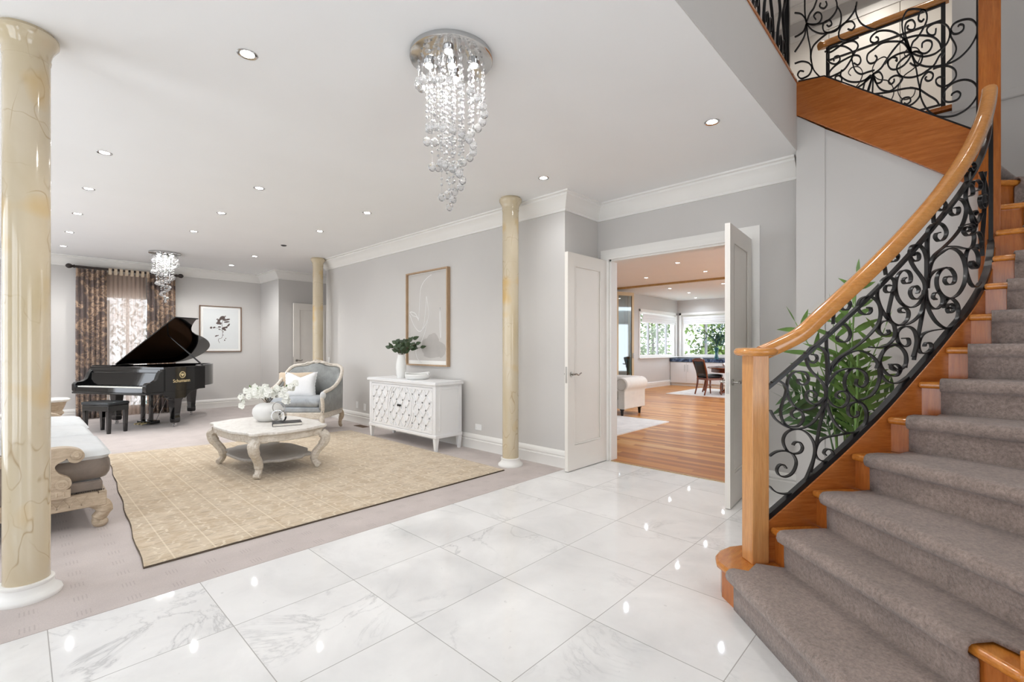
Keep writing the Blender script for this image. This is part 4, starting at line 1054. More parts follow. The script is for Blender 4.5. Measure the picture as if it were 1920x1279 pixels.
chf = copy_tree(chn); chf.location = (1.748, 9.985, CEIL); chf.rotation_euler = (0, 0, radians(-60)); chf['label'] = 'far crystal chandelier hanging before the dark curtains'

# ------------------------------------------------------------------ curtains
RODY = YB - .15
rod = thing('curtain_rod', 'dark curtain rod with bulbous finials across the back wall', 'curtain rod', (.61, RODY, 2.755))
MB().tube([(.06, 0, 0), (1.6, 0, 0)], .022, 14).build('pole', M['dark_bronze'], rod)
fin = [(.012, .0), (.03, .012), (.044, .035), (.04, .065), (.024, .09), (.02, .1), (.03, .105), (.03, .12), (.022, .125)]
for x, s in ((-.04, 1), (1.70, -1)):
    m = MB(); m.xf = Matrix.Translation((x, 0, 0)) @ Matrix.Rotation(s * pi / 2, 4, 'Y'); m.lathe(fin, seg=16); m.build('finial', M['dark_bronze'], rod)
for x in (.1, 1.56):
    MB().box(x - .012, 0, -.004, x + .012, .15, .022).build('bracket', M['dark_bronze'], rod, bevel=.003)
def curtain(name, x0, x1, z0, z1, y, folds, amp, mat, label, group, seed=1):
    rnd = random.Random(seed); ph = [rnd.uniform(-.6, .6) for _ in range(folds * 2 + 4)]
    W = x1 - x0; nu = folds * 12 + 1
    def fn(u, v):
        t = u * folds; k = int(t)
        a = sin(2 * pi * t + ph[k] * .6 * sin(pi * (t - k))) 
        am = amp * (.55 + .45 * (1 - v)) * (1 + .25 * ph[k])
        pinch = .02 * sin(v * pi) * (u - .5)
        return (W * (u + pinch), -am * a + .008 * sin(v * 5 + u * 9), (z1 - z0) * v)
    m = MB(); m.grid(fn, nu, 24)
    o = m.build(name, M[mat], None, ang=180); o.location = (x0, y, z0)
    if mat == 'damask': o.modifiers.new('solid', 'SOLIDIFY').thickness = .004
    return tag(o, label, 'curtain', group)
curtain('drape', .705, 1.125, .012, 2.73, RODY, 6, .045, 'damask', 'dark floral drape left of the window behind the piano bench', 'floral drapes', 3)
curtain('drape', 1.72, 2.175, .012, 2.73, RODY, 6, .045, 'damask', 'dark floral drape right of the window behind the raised piano lid', 'floral drapes', 5)
sh = curtain('sheer_curtain', 1.13, 1.712, .012, 2.70, RODY + .075, 9, .018, 'sheer', 'sheer tab top curtain between the two dark drapes', None, 8)
for i in range(8):
    x = .04 + i * .08
    m = MB(); m.bar([(x, -.105, -.03), (x, -.105, .07), (x, -.075, .09), (x, -.045, .07), (x, -.045, -.03)], .045, .002, (1, 0, 0)); o = m.build('tab', M['cushion_tan'], sh, smooth=False); o.location = (0, .0, 2.68)

# ------------------------------------------------------------------ framed pictures
def rect_frame(m, w, h, t, d, y0=0):
    m.box(0, -d, 0, t, y0, h); m.box(w - t, -d, 0, w, y0, h); m.box(t, -d, 0, w - t, y0, t); m.box(t, -d, h - t, w - t, y0, h)
# botanical print on the back wall
bp = thing('framed_print', 'square framed print of a dark leafy sprig on the back wall', 'picture', (2.615, YB, 1.212))
w, h = .797, .985
m = MB(); rect_frame(m, w, h, .016, .035); m.build('frame', M['frame_brown'], bp, smooth=False)
MB().box(.016, -.014, .016, w - .016, -.004, h - .016).build('mat_board', M['mat_board'], bp, smooth=False)
MB().box(.07, -.016, .06, w - .06, -.0138, h - .06).build('paper', M['paper_grey'], bp, smooth=False)
rnd = random.Random(4)
m = MB(); m.xf = Matrix.Translation((0, -.0175, 0))
def flat_path(m, pts, wd): m.bar([(a, 0, b) for a, b in spline(pts, 6)], .001, wd, (0, 1, 0))
flat_path(m, [(.375, .19), (.35, .24), (.36, .28), (.40, .29), (.425, .33), (.43, .42), (.425, .5), (.42, .58), (.43, .66), (.44, .74)], .007)
flat_path(m, [(.425, .45), (.36, .50), (.27, .52), (.22, .515)], .006); flat_path(m, [(.425, .46), (.48, .52), (.53, .58)], .006); flat_path(m, [(.42, .57), (.38, .62), (.35, .66)], .005)
def blob(m, x, z, a, rx, rz, n=12):
    c, s_ = cos(a), sin(a)
    v = [m.v((x + c * rx * cos(2 * pi * i / n) * (1 + .18 * rnd.uniform(-1, 1)) - s_ * rz * sin(2 * pi * i / n), -.0004 * rnd.random(), z + s_ * rx * cos(2 * pi * i / n) + c * rz * sin(2 * pi * i / n))) for i in range(n)]
    m.f(v)
for x, z, a, rx, rz in [(.43, .74, .3, .05, .035), (.46, .70, -.4, .045, .028), (.40, .72, 1, .04, .03), (.36, .67, 1.2, .035, .028), (.35, .62, .2, .045, .03), (.39, .61, .9, .03, .02), (.52, .70, .3, .055, .018), (.51, .65, .2, .05, .018), (.545, .58, 1.0, .04, .017), (.50, .53, .3, .03, .02), (.45, .51, .6, .04, .025), (.47, .48, -.5, .03, .022), (.37, .535, 0, .03, .014), (.27, .52, .5, .026, .016), (.215, .515, 0, .022, .024), (.37, .48, 0, .02, .009), (.31, .34, .5, .03, .013), (.345, .35, .8, .015, .008), (.47, .25, .4, .012, .014), (.49, .29, .2, .01, .01), (.44, .43, 0, .014, .008), (.44, .36, 0, .012, .007), (.33, .70, .5, .02, .012), (.48, .77, .5, .02, .01)]:
    blob(m, x, z, a, rx, rz)
m.build('sprig_drawing', M['ink_brown'], bp, smooth=False)
# large abstract on the right wall (local x runs toward +Y of the room)
ap = thing('framed_artwork', 'tall framed pale abstract with white line curves above the white sideboard', 'picture', (XL, 4.995, 1.04), pi / 2)
w, h = .985, 1.36
m = MB(); m.box(0, 0, 0, .02, .055, h); m.box(w - .02, 0, 0, w, .055, h); m.box(.02, 0, 0, w - .02, .055, .02); m.box(.02, 0, h - .02, w - .02, .055, h)
m.build('frame', M['frame_oak'], ap, smooth=False)
MB().box(.02, .004, .02, w - .02, .018, h - .02).build('mat_board', M['mat_board'], ap, smooth=False)
# picture plane: u from the left as seen from the room = larger local x
U = lambda u: w - u * w
MB().box(.07, .018, .075, w - .035, .02, h - .03).build('paper', M['art_grey'], ap, smooth=False)
m = MB(); m.xf = Matrix.Translation((0, .0212, 0))
def fl(pts, wd): m.bar([(U(a), 0, (1 - b) * h) for a, b in spline(pts, 8)], .0012, wd, (0, 1, 0))
fl([(.60, .05), (.5, .075), (.40, .12), (.34, .18), (.32, .26), (.31, .36), (.30, .45), (.285, .52)], .010)
fl([(.06, .42), (.12, .42), (.2, .44), (.28, .50)], .010); fl([(.06, .42), (.14, .46), (.24, .48), (.285, .52)], .008); fl([(.06, .45), (.12, .52), (.2, .59), (.30, .635), (.38, .62), (.45, .57), (.52, .5), (.54, .44), (.52, .38), (.48, .27), (.47, .34), (.45, .46), (.42, .56), (.38, .62)], .009)
fl([(.52, .5), (.46, .62), (.38, .72), (.30, .78), (.22, .84), (.25, .92), (.36, .97)], .008)
fl([(.80, .40), (.79, .5), (.795, .62), (.815, .71), (.82, .60), (.805, .46), (.80, .40)], .009)
m.build('line_drawing', M['art_line'], ap, smooth=False)
m = MB(); m.xf = Matrix.Translation((0, .0206, 0))
def wash(u, v, ru, rv, y):
    n = 22; m.f([m.v((U(u + ru * cos(2 * pi * i / n) * (1 + .12 * rnd.uniform(-1, 1))), y, (1 - (v + rv * sin(2 * pi * i / n) * (1 + .12 * rnd.uniform(-1, 1)))) * h)) for i in range(n)])
wash(.62, .75, .16, .09, 0); wash(.80, .83, .12, .08, .0001); wash(.48, .80, .13, .09, .0002); wash(.60, .87, .2, .05, .0003)
m.build('ink_wash', M['art_wash'], ap, smooth=False)

# ------------------------------------------------------------------ grand piano
pr = radians(-60); PO = (.632, 10.282)
pn = thing('grand_piano', 'black grand piano with raised lid before the dark floral drapes', 'piano', (*PO, 0), pr)
W, LP = 1.5, 2.06
outline = [(W, .22), (W, .97)] + spline([(W, .97), (1.36, 1.02), (1.22, 1.10), (1.10, 1.21), (1.01, 1.36), (.94, 1.52), (.87, 1.67), (.76, 1.84), (.60, 1.99), (.40, 2.05), (.20, 2.0), (.06, 1.86), (.0, 1.66)], 4)[1:] + [(0, .22)]
RIM = [(0, .60), (0, .985), (.006, .99), (.034, .99), (.04, .985), (.04, .60)]
MB().sweep(outline, RIM, closed=True).build('rim', M['black_lacquer'], pn)
inner = [(p[0] * .955 + .034, p[1] * .96 + .035) for p in outline]
MB().prism(inner, .86, .875).build('iron_frame', M['felt_copper'], pn, smooth=False)
MB().prism(inner, .60, .63).build('underside', M['black_lacquer'], pn, smooth=False)
MB().box(.0, -.06, .565, W, .24, .60).build('key_bed', M['black_lacquer'], pn, bevel=.008)
for x in (0, W - .075):
    m = MB(); m.prism_map([(-.05, .60), (.26, .60), (.26, .97), (.2, .95), (.15, .88), (.12, .80), (.06, .76), (-.03, .75), (-.06, .72), (-.06, .63)], x, x + .075, lambda u, v, w_: (w_, u, v))
    m.build('key_cheek', M['black_lacquer'], pn, bevel=.006)
MB().box(.075, -.055, .60, W - .075, -.03, .675).build('key_slip', M['black_lacquer'], pn, bevel=.004)
m = MB(); kw = (W - .17) / 52
for i in range(52): m.box(.085 + i * kw + .0008, -.03, .66, .085 + (i + 1) * kw - .0008, .12, .69)
m.build('white_keys', M['key_white'], pn, smooth=False)
m = MB()
for i in range(51):
    if i % 7 in (0, 1, 3, 4, 5): m.box(.085 + (i + 1) * kw - .006, .03, .69, .085 + (i + 1) * kw + .006, .12, .702)
m.build('black_keys', M['black_lacquer'], pn, smooth=False)
m = MB(); m.prism_map([(.12, .66), (.14, .66), (.20, .90), (.19, .905), (.175, .90)], .075, W - .075, lambda u, v, w_: (w_, u, v)); fbd = m.build('fallboard', M['black_lacquer'], pn, bevel=.004)
MB().box(.03, .19, .88, W - .03, .26, .955).build('name_board', M['black_lacquer'], pn, bevel=.004)
MB().box(.06, .24, .955, W - .06, .62, .975).build('music_desk', M['black_lacquer'], pn, bevel=.004)
# lid hinged on the straight bass side
th = radians(32)
lidm = MB(); lidm.xf = Matrix.Translation((0, 0, 1.0)) @ Matrix.Rotation(-th, 4, 'Y')
lo = [(W + .012, .60), (W + .012, 1.05)] + [(p[0] + .012, p[1] + .03 * (1 - min(1, (W - p[0]) * 2)) + .012) for p in outline[2:-1]] + [(.0, .60)]
lidm.prism(lo, 0, .022); lidm.build('lid', M['black_lacquer'], pn, bevel=.005)
m = MB(); m.xf = Matrix.Translation((0, 0, 1.0)); m.box(-.012, .24, -.008, .40, .60, .014); m.build('front_flap', M['black_lacquer'], pn, bevel=.004)
ps0 = Vector((W - .05, .98, .985)); pp = Vector((.98 * cos(th), .86, 1.0 + .98 * sin(th)))
MB().tube([ps0, pp], [.014, .009], 10).build('lid_prop', M['black_lacquer'], pn)
def pleg(x, y, ztop):
    l = MB(); 
    for sc in (1,):
        l.rings([[(x + a * s_, y + b * s_, z) for a, b in ((-1, -1), (1, -1), (1, 1), (-1, 1))] for z, s_ in ((.07, .042), (.09, .05), (.16, .05), (.18, .046), (ztop - .06, .068), (ztop - .04, .078), (ztop, .078))])
    o = l.build('leg', M['black_lacquer'], pn, bevel=.004)
    c = MB(); c.xf = Matrix.Translation((x, y, 0)); c.tube([(-.012, 0, .028), (.012, 0, .028)], .026, 14); c.box(-.018, -.012, .03, .018, .012, .075); c.build('caster', M['chrome'], o)
pleg(.17, .50, .58); pleg(1.40, .50, .50); pleg(.42, 1.68, .61)
# treble side bracket running into the rim
m = MB(); m.prism_map([(.2, .60), (.26, .52), (.38, .47), (.60, .47), (.645, .52), (.72, .565), (.86, .60)], 1.39, 1.50, lambda u, v, w_: (w_, u, v)); m.build('leg_bracket', M['black_lacquer'], pn, bevel=.004)
ly = thing('', None, None); bpy.data.objects.remove(ly)
m = MB(); m.box(.60, .50, .02, .90, .66, .07); m.box(.64, .53, .07, .69, .58, .58); m.box(.81, .53, .07, .86, .58, .58); m.box(.62, .50, .545, .88, .62, .60); lyr = m.build('pedal_lyre', M['black_lacquer'], pn, bevel=.006)
for x in (.68, .75, .82): MB().tube([(x, .52, .045), (x, .43, .035), (x, .40, .03)], [.008, .012, .014], 8).build('pedal', M['gold_leaf'], lyr)
for x in (.66, .84): MB().tube([(x, .64, .06), (x, .92, .60)], .006, 8).build('brace_rod', M['chrome'], lyr)
def lettering(txt, size, mat, name, parent, mtx, depth=.0008):
    c = bpy.data.curves.new(name, 'FONT'); c.body = txt; c.size = size; c.extrude = depth; c.align_x = 'CENTER'; c.offset = size * .012
    t = bpy.data.objects.new('tmp', c); COL.objects.link(t)
    bpy.context.view_layer.update()
    me = bpy.data.meshes.new_from_object(t.evaluated_get(bpy.context.evaluated_depsgraph_get()))
    bpy.data.objects.remove(t); me.name = name
    me.transform(mtx); me.materials.clear(); me.materials.append(M[mat])
    o = bpy.data.objects.new(name, me); COL.objects.link(o); o.parent = parent; return o
side = Matrix(((0, 0, 1, W + .001), (1, 0, 0, .53), (0, 1, 0, .735), (0, 0, 0, 1)))
lettering('Schumann', .075, 'gold_leaf', 'lettering', pn, side)
m = MB(); cx_, cz_ = .545, .855
for r_ in (.052, .042): m.tube([(W + .002, cx_ + r_ * cos(2 * pi * i / 28), cz_ + r_ * sin(2 * pi * i / 28)) for i in range(28)], .0035, 6, closed=True)
m.prism_map([(.025, .02), (-.025, .02), (-.025, -.005), (0, -.03), (.025, -.005)], W, W + .003, lambda u, v, w_: (w_, cx_ - u, cz_ + v))
m.build('emblem', M['gold_leaf'], pn)
fb = Matrix(((1, 0, 0, .75), (0, .24, -.97, .163), (0, .97, .24, .80), (0, 0, 0, 1)))
lettering('Schumann', .045, 'gold_leaf', 'lettering', pn, fb)
# bench
bn = thing('piano_bench', 'black padded piano bench in front of the keyboard', 'bench', (.92, 9.205, 0), pr)
bl, bw = .52, .30
for x in (-.03, -bl + .03):
    for y in (.03, bw - .03):
        MB().rings([[(x + a * s_, y + b * s_, z) for a, b in ((-1, -1), (1, -1), (1, 1), (-1, 1))] for z, s_ in ((0, .019), (.3, .027), (.42, .028))]).build('leg', M['black_lacquer'], bn, bevel=.003)
m = MB(); m.box(-bl, 0, .34, 0, bw, .425); m.build('apron', M['black_lacquer'], bn, bevel=.005)
m = MB(); m.box(-bl - .01, -.01, .425, .01, bw + .01, .475); m.build('seat_pad', M['leather_dark'], bn, bevel=.018, bseg=4)

# ------------------------------------------------------------------ soft goods
def cushion(name, size, thick, mat, label, cat, loc, rot, group=None, sag=0.0, frill=0.0, ear=.06):
    n = 22
    def shape(side):
        def fn(u, v):
            a, b = u * 2 - 1, v * 2 - 1
            k = (1 - a ** 4) * (1 - b ** 4)
            pinch = 1 - ear * ((1 - abs(a)) * (abs(b) ** 2) + (1 - abs(b)) * (abs(a) ** 2))
            x = a * size[0] / 2 * pinch; y = b * size[1] / 2 * pinch
            if b > 0: y -= sag * (1 - min(1, abs(a) * 1.25)) * b * b
            return (x, y, side * thick / 2 * max(0, k) ** .55)
        return fn
    m = MB(); m.grid(shape(1), n, n); m.grid(shape(-1), n, n)
    bmesh.ops.remove_doubles(m.bm, verts=m.bm.verts, dist=1e-4)
    o = m.build(name, M[mat], None, ang=180); o.location = loc; o.rotation_euler = rot
    if frill:
        e = []
        f0 = shape(1)
        for k in range(4 * 26):
            s_ = k // 26; t = (k % 26) / 26
            u, v = ((t, 0), (1, t), (1 - t, 1), (0, 1 - t))[s_]
            p = f0(u, v); q = (frill * (.7 + .3 * sin(k * 2.1)))
            e.append((p, (p[0] * (1 + q / size[0] * 2), p[1] * (1 + q / size[1] * 2), .003 * sin(k * 1.7))))
        m = MB(); m.rings([[a, b] for a, b in e + e[:1]], closed=False); m.build('fringe', M[mat], o, solid=.002)
    return tag(o, label, cat, group)
def pad(m, x0, y0, z0, x1, y1, z1, r=.04, n=14, crown=.012):
    """rounded upholstered block"""
    def se(t, p): return math.copysign(abs(t) ** p, t)
    cx, cy, cz = (x0 + x1) / 2, (y0 + y1) / 2, (z0 + z1) / 2
    hx, hy, hz = (x1 - x0) / 2, (y1 - y0) / 2, (z1 - z0) / 2
    def prof(t, h):
        return h * t
    rows = []
    hs = [(-hz, r), (-hz + r * .3, r * .35), (-hz + r, 0), (0, -.004), (hz - r, 0), (hz - r * .3, r * .35), (hz, r)]
    def ring(ins, z):
        a, b = hx - ins, hy - ins; rr = min(r * 1.4, a, b); pts = []
        for cxx, cyy, a0 in ((a - rr, b - rr, 0), (-a + rr, b - rr, pi / 2), (-a + rr, -b + rr, pi), (a - rr, -b + rr, 1.5 * pi)):
            for k in range(5):
                an = a0 + k * pi / 8; pts.append((cx + cxx + rr * cos(an), cy + cyy + rr * sin(an), cz + z))
        return pts
    R = [ring(i, z) for z, i in hs]
    R.append([(cx + (p[0] - cx) * .5, cy + (p[1] - cy) * .5, cz + hz + crown) for p in R[-1]])
    m.rings(R)
    return m

# ------------------------------------------------------------------ armchair
ac = thing('armchair', 'grey velvet bergere armchair with a carved limewashed frame behind the coffee table', 'armchair', (3.079, 7.378, .014), radians(-49.6))
half = [(.425, -.335, .30), (.435, -.35, .44), (.43, -.355, .55), (.445, -.33, .615), (.455, -.25, .635), (.462, -.10, .66), (.47, .06, .72), (.468, .2, .81), (.45, .30, .90), (.41, .355, .965), (.33, .385, .995), (.24, .395, 1.0), (.15, .40, 1.015), (.07, .405, 1.045), (0, .405, 1.055)]
path = spline(half + [(-x, y, z) for x, y, z in half[-2::-1]], 5)
m = MB(); m.tube(path, .027, 10); m.build('carved_frame', M['limewash'], ac)
m = MB()
inr = []
for (x, y, z) in path[6:-6]:
    k = .93
    inr.append([(x * k, y * k - .015, .36), (x * k, y * k - .02, lerp(.36, z, .5)), (x * (k + .01), y * k - .008, z - .028)])
m.rings(inr, closed=False); m.build('inside_back', M['velvet_grey'], ac, ang=180, solid=.05)
m = MB()
m.rings([[(x, y, .32), (x * 1.01, y * 1.01, lerp(.32, z, .5)), (x, y, z - .02)] for x, y, z in path[6:-6]], closed=False); m.build('outside_back', M['velvet_grey'], ac, ang=180, solid=.02)
m = MB()
for sx in (-1, 1): m.sphere((sx * .435, -.34, .575), .055, 12, 8, sx=.75, sy=.9, sz=1.1)
m.build('arm_pads', M['velvet_pale'], ac)
m = MB()
m.sphere((0, .375, 1.055), .05, 12, 8, sy=.4, sz=.62); 
for a in range(-3, 4): m.tube([(0, .37, 1.03), (.022 * a, .362, 1.095 - .004 * a * a)], [.012, .007], 6)
for sx in (-1, 1):
    m.tube(spline([(sx * .05, .375, 1.05), (sx * .10, .372, 1.035), (sx * .15, .37, 1.045), (sx * .2, .372, 1.02), (sx * .26, .37, 1.01)], 5), [.014] * 10 + [.011] * 10 + [.006], 6)
m.build('crest_carving', M['limewash'], ac)
po = spline([(.44, .36), (.46, 0), (.45, -.30), (.41, -.375), (.25, -.395), (0, -.415), (-.25, -.395), (-.41, -.375), (-.45, -.30), (-.46, 0), (-.44, .36)], 5)
poly = [(x, y) for x, y in po] + [(-.25, .41), (.25, .41)]
MB().prism(poly, .23, .325).build('seat_rail', M['limewash'], ac, bevel=.012, bseg=3)
MB().prism([(x * .96, y * .96) for x, y in poly], .325, .40).build('seat_deck', M['velvet_blue'], ac, bevel=.02, bseg=3)
m = MB(); pad(m, -.39, -.395, .40, .39, .30, .525, .045); m.build('seat_cushion', M['velvet_blue'], ac, ang=60)
for sx in (-1, 1):
    for y, fwd_ in ((-.33, -1), (.33, 1)):
        p = spline([(sx * .40, y, .27), (sx * .425, y + fwd_ * .02, .2), (sx * .405, y + fwd_ * .005, .1), (sx * .40, y + fwd_ * .015, .035), (sx * .41, y + fwd_ * .035, .027 if y < 0 else .016)], 5)
        MB().tube(p, [.042] * 4 + [.038] * 5 + [.026] * 6 + [.024] * 6, 10).build('leg', M['limewash'] if y < 0 else M['carved_wood'], ac)
def aw(x, y, z):
    a = radians(-49.6); return (3.079 + x * cos(a) - y * sin(a), 7.378 + x * sin(a) + y * cos(a), z)
cushion('throw_cushion', (.56, .40), .13, 'cushion_tan', 'tan cushion behind the white cushion on the armchair', 'cushion', aw(-.27, .20, .715), (radians(70), 0, radians(-49.6 + 8)))
cushion('throw_cushion', (.46, .42), .15, 'cushion_white', 'white fringed cushion leaning on the armchair back', 'cushion', aw(-.10, .03, .705), (radians(72), radians(0), radians(-49.6 + 14)), sag=.07, frill=.012, ear=.1)

# ------------------------------------------------------------------ coffee table
ct = thing('coffee_table', 'limewashed coffee table with scrolled legs and a lower shelf on the rug', 'table', (1.87, 5.46, .014), radians(4))
def serp(hx, hy, clip, bow, notch):
    """serpentine outline with canted corners (counter clockwise)"""
    q = []
    def side(p, q_, nrm):
        P = Vector(p); Q = Vector(q_); N = Vector(nrm); out = []
        for i in range(1, 24):
            t = i / 24; e_ = max(0.0, min(1.0, (min(t, 1 - t) - .11) / .17)); b = bow * (.8 * e_ * e_ * (3 - 2 * e_) + .2 * sin(pi * t)) - notch * (1 if .0 < min(t, 1 - t) < .11 else 0)
            out.append(tuple(P.lerp(Q, t) + N * b))
        return out
    c = [(hx, -hy + clip), (hx, hy - clip), (hx - clip, hy), (-hx + clip, hy), (-hx, hy - clip), (-hx, -hy + clip), (-hx + clip, -hy), (hx - clip, -hy)]
    for i, n in ((0, (1, 0)), (2, (0, 1)), (4, (-1, 0)), (6, (0, -1))):
        q += [c[i]] + side(c[i], c[i + 1], n) + [c[i + 1]]
    return q
hx, hy = .395, .575
MB().prism(serp(hx, hy, .055, .055, .012), .431, .461).build('tabletop', M['limewash_top'], ct, bevel=.008, bseg=3)
MB().prism(serp(hx - .025, hy - .025, .05, .05, .012), .356, .433).build('apron', M['limewash'], ct, bevel=.008)
MB().prism(serp(hx - .03, hy - .03, .075, -.01, -.01), .351, .371).build('moulding', M['limewash'], ct, bevel=.006)
MB().prism(serp(hx - .125, hy - .11, .03, .075, -.0), .135, .165).build('lower_shelf', M['limewash_grey'], ct, bevel=.008)
for sx in (-1, 1):
    for sy in (-1, 1):
        cx0, cy0 = sx * (hx - .035), sy * (hy - .035); d = Vector((sx, sy, 0)).normalized()
        def at_(r_, z): return (cx0 + d.x * r_, cy0 + d.y * r_, z)
        pts = spline([at_(-.03, .37), at_(.0, .345), at_(.005, .30), at_(-.03, .24), at_(-.095, .16), at_(-.11, .09), at_(-.09, .048), at_(-.065, .027)], 5)
        m = MB(); m.tube(pts, [.05] * 5 + [.05] * 10 + [.042] * 10 + [.033] * 10 + [.03], 8)
        m.xf = Matrix.Translation(at_(.012, .335)) @ Matrix.Rotation(atan2(d.y, d.x) + pi / 2, 4, 'Z')
        m.tube([(-.042, 0, 0), (.042, 0, 0)], .034, 14); m.tube([(-.046, 0, 0), (.046, 0, 0)], .018, 12)
        m.xf = Matrix.Translation(at_(-.07, .032)) @ Matrix.Rotation(atan2(d.y, d.x) + pi / 2, 4, 'Z')
        m.tube([(-.03, 0, 0), (.03, 0, 0)], .024, 12)
        m.build('leg', M['limewash'], ct)
TT = .475
vz = thing('flower_vase', 'squat round white vase of white blossom on the coffee table', 'vase', (1.93, 5.63, TT))
MB().lathe([(.02, .0), (.07, .0), (.10, .006), (.142, .045), (.16, .095), (.155, .14), (.125, .18), (.08, .202), (.05, .208), (.048, .2), (.04, .195), (.03, .16)], seg=32).build('vase_body', M['ceramic_matte'], vz)
rnd = random.Random(11)
def twig(m, p, r): m.tube(p, r, 5)
# blossom sprays: directions in the picture's left-right sense (rt) and up
rtv = Vector((.686, -.7276, 0)); upv = Vector((0, 0, 1)); fwv = Vector((.7276, .686, 0))
def spray(ends, parent, z0, mats, name_s='stem', name_f='blossom'):
    for k, (a, b, c, nb, dr) in enumerate(ends):
        root = Vector((0, 0, z0)); tip = rtv * a + upv * (z0 + b) + fwv * c
        mid = root.lerp(tip, .5) + upv * .05
        P = spline([tuple(root), tuple(mid), tuple(tip), tuple(tip + rtv * math.copysign(.04, a) - upv * dr)], 5)
        st = MB(); twig(st, P, .003); so = st.build(name_s, M['stem_brown'], parent)
        for j in range(nb):
            t = .35 + .65 * j / max(1, nb - 1); p = Vector(P[min(len(P) - 1, int(t * (len(P) - 1)))]) + Vector([rnd.uniform(-.03, .03) for _ in range(3)])
            fm = MB(); R = rnd.uniform(.030, .046)
            for q in range(7):
                an = 2 * pi * q / 7 + rnd.random(); dd = (rtv * cos(an) + upv * sin(an) * .9 - fwv * rnd.uniform(.1, .6)).normalized()
                fm.quad_leaf(p, p + dd * R, R * 1.1, up=tuple(-fwv), bend=.25, n=4, fold=.25)
            fm.sphere(p, R * .35, 6, 4)
            fm.build(name_f, M['petal_white'], so, ang=180)
        for j in range(2):
            p = Vector(P[rnd.randrange(4, len(P) - 2)]); lm = MB(); lm.quad_leaf(p, p + rtv * rnd.uniform(-.05, .05) + upv * rnd.uniform(.01, .05) - fwv * .02, .02, n=4); lm.build('leaf', M['leaf_palm'], so, ang=180)
spray([(-.27, .10, 0, 8, .1), (-.20, .17, .04, 7, .02), (-.14, .13, -.05, 9, .02), (-.06, .12, -.08, 9, .01), (-.05, .18, .05, 7, .0), (.03, .13, -.06, 9, .0), (.12, .14, 0, 8, .0), (.20, .17, .05, 8, .0), (.19, .08, -.02, 8, .03), (.25, .21, .0, 6, -.01)], vz, .19, None)
bk = thing('hardback_book', 'black hardback book lying on the coffee table', 'book', (1.975, 5.21, TT), radians(-18))
MB().box(-.14, -.10, .0, .14, .10, .004).box(-.14, -.10, .028, .14, .10, .032).box(-.14, -.10, .0, -.136, .10, .032).build('cover', M['book_black'], bk, bevel=.001)
MB().box(-.135, -.095, .004, .135, .095, .028).build('pages', M['page_white'], bk, smooth=False)
kn = thing('knot_sculpture', 'silver looped knot sculpture on the black book', 'ornament', (1.93, 5.26, TT + .033), radians(-43))
def ring_tilt(r_, c, ax, tl):
    m = MB(); m.xf = Matrix.Translation(c) @ Matrix.Rotation(tl, 4, ax)
    m.bar([(r_ * cos(2 * pi * i / 40), 0, r_ * sin(2 * pi * i / 40)) for i in range(41)], .02, .006, (0, 1, 0))
    return m.build('loop', M['chrome'], kn)
ring_tilt(.058, (-.035, 0, .063), 'Z', .5); ring_tilt(.055, (.015, .012, .061), 'Z', -.6); ring_tilt(.06, (-.02, 0, .15), 'Z', .2)

# ------------------------------------------------------------------ sideboard (local x along the wall from its right end, y out from the wall is negative X of the room)
sb = thing('sideboard', 'white two door sideboard with diamond lattice fronts against the right wall', 'cabinet', (3.96, 4.67, 0), pi / 2)
# local: x -> room +Y, y -> room -X
L_, D_, H_ = 1.58, .425, .87
m = MB(); m.box(.0, 0, .19, L_, D_ - .018, H_ - .04); m.build('carcass', M['cabinet_white'], sb, bevel=.003)
MB().box(-.03, -.005, H_ - .04, L_ + .03, D_ + .025, H_ - .008).box(-.02, -.005, H_ - .008, L_ + .02, D_ + .015, H_).build('worktop', M['cabinet_white'], sb, bevel=.006)
m = MB(); m.box(-.012, -.002, .165, L_ + .012, D_ + .006, .21); m.build('plinth_moulding', M['cabinet_white'], sb, bevel=.008)
m = MB()
for x in (0, L_ - .06): m.box(x, D_ - .02, .2, x + .06, D_, H_ - .04)
m.box(.06, D_ - .02, H_ - .075, L_ - .06, D_, H_ - .04); m.build('face_frame', M['cabinet_white'], sb, bevel=.003)
m = MB()
for (a, b, c, d) in ((.03, .06, .26, H_ - .06), (D_ - .085, D_ - .055, .26, H_ - .06)): m.box(-.006, a, c, .004, b, d)
m.box(-.006, .06, H_ - .1, .004, D_ - .085, H_ - .07); m.build('side_panel', M['cabinet_white'], sb, bevel=.003)
for x in (.0, L_ - .055):
    for y in (.0, D_ - .055):
        MB().rings([[(x + .0275 + a * s_, y + .0275 + b * s_, z) for a, b in ((-1, -1), (1, -1), (1, 1), (-1, 1))] for z, s_ in ((0, .017), (.15, .0275), (.17, .0275))]).build('leg', M['cabinet_white'], sb, bevel=.002)
fx0, fx1, fz0, fz1 = .065, L_ - .065, .215, H_ - .08
xm = (fx0 + fx1) / 2; zm = (fz0 + fz1) / 2
OA, OB = .265, .31   # pointed oval half axes
def inside_oval(x, z, g=0): return ((abs(x - xm) / (OA + g)) ** 2.2 + (abs(z - zm) / (OB + g)) ** 2.2) < 1
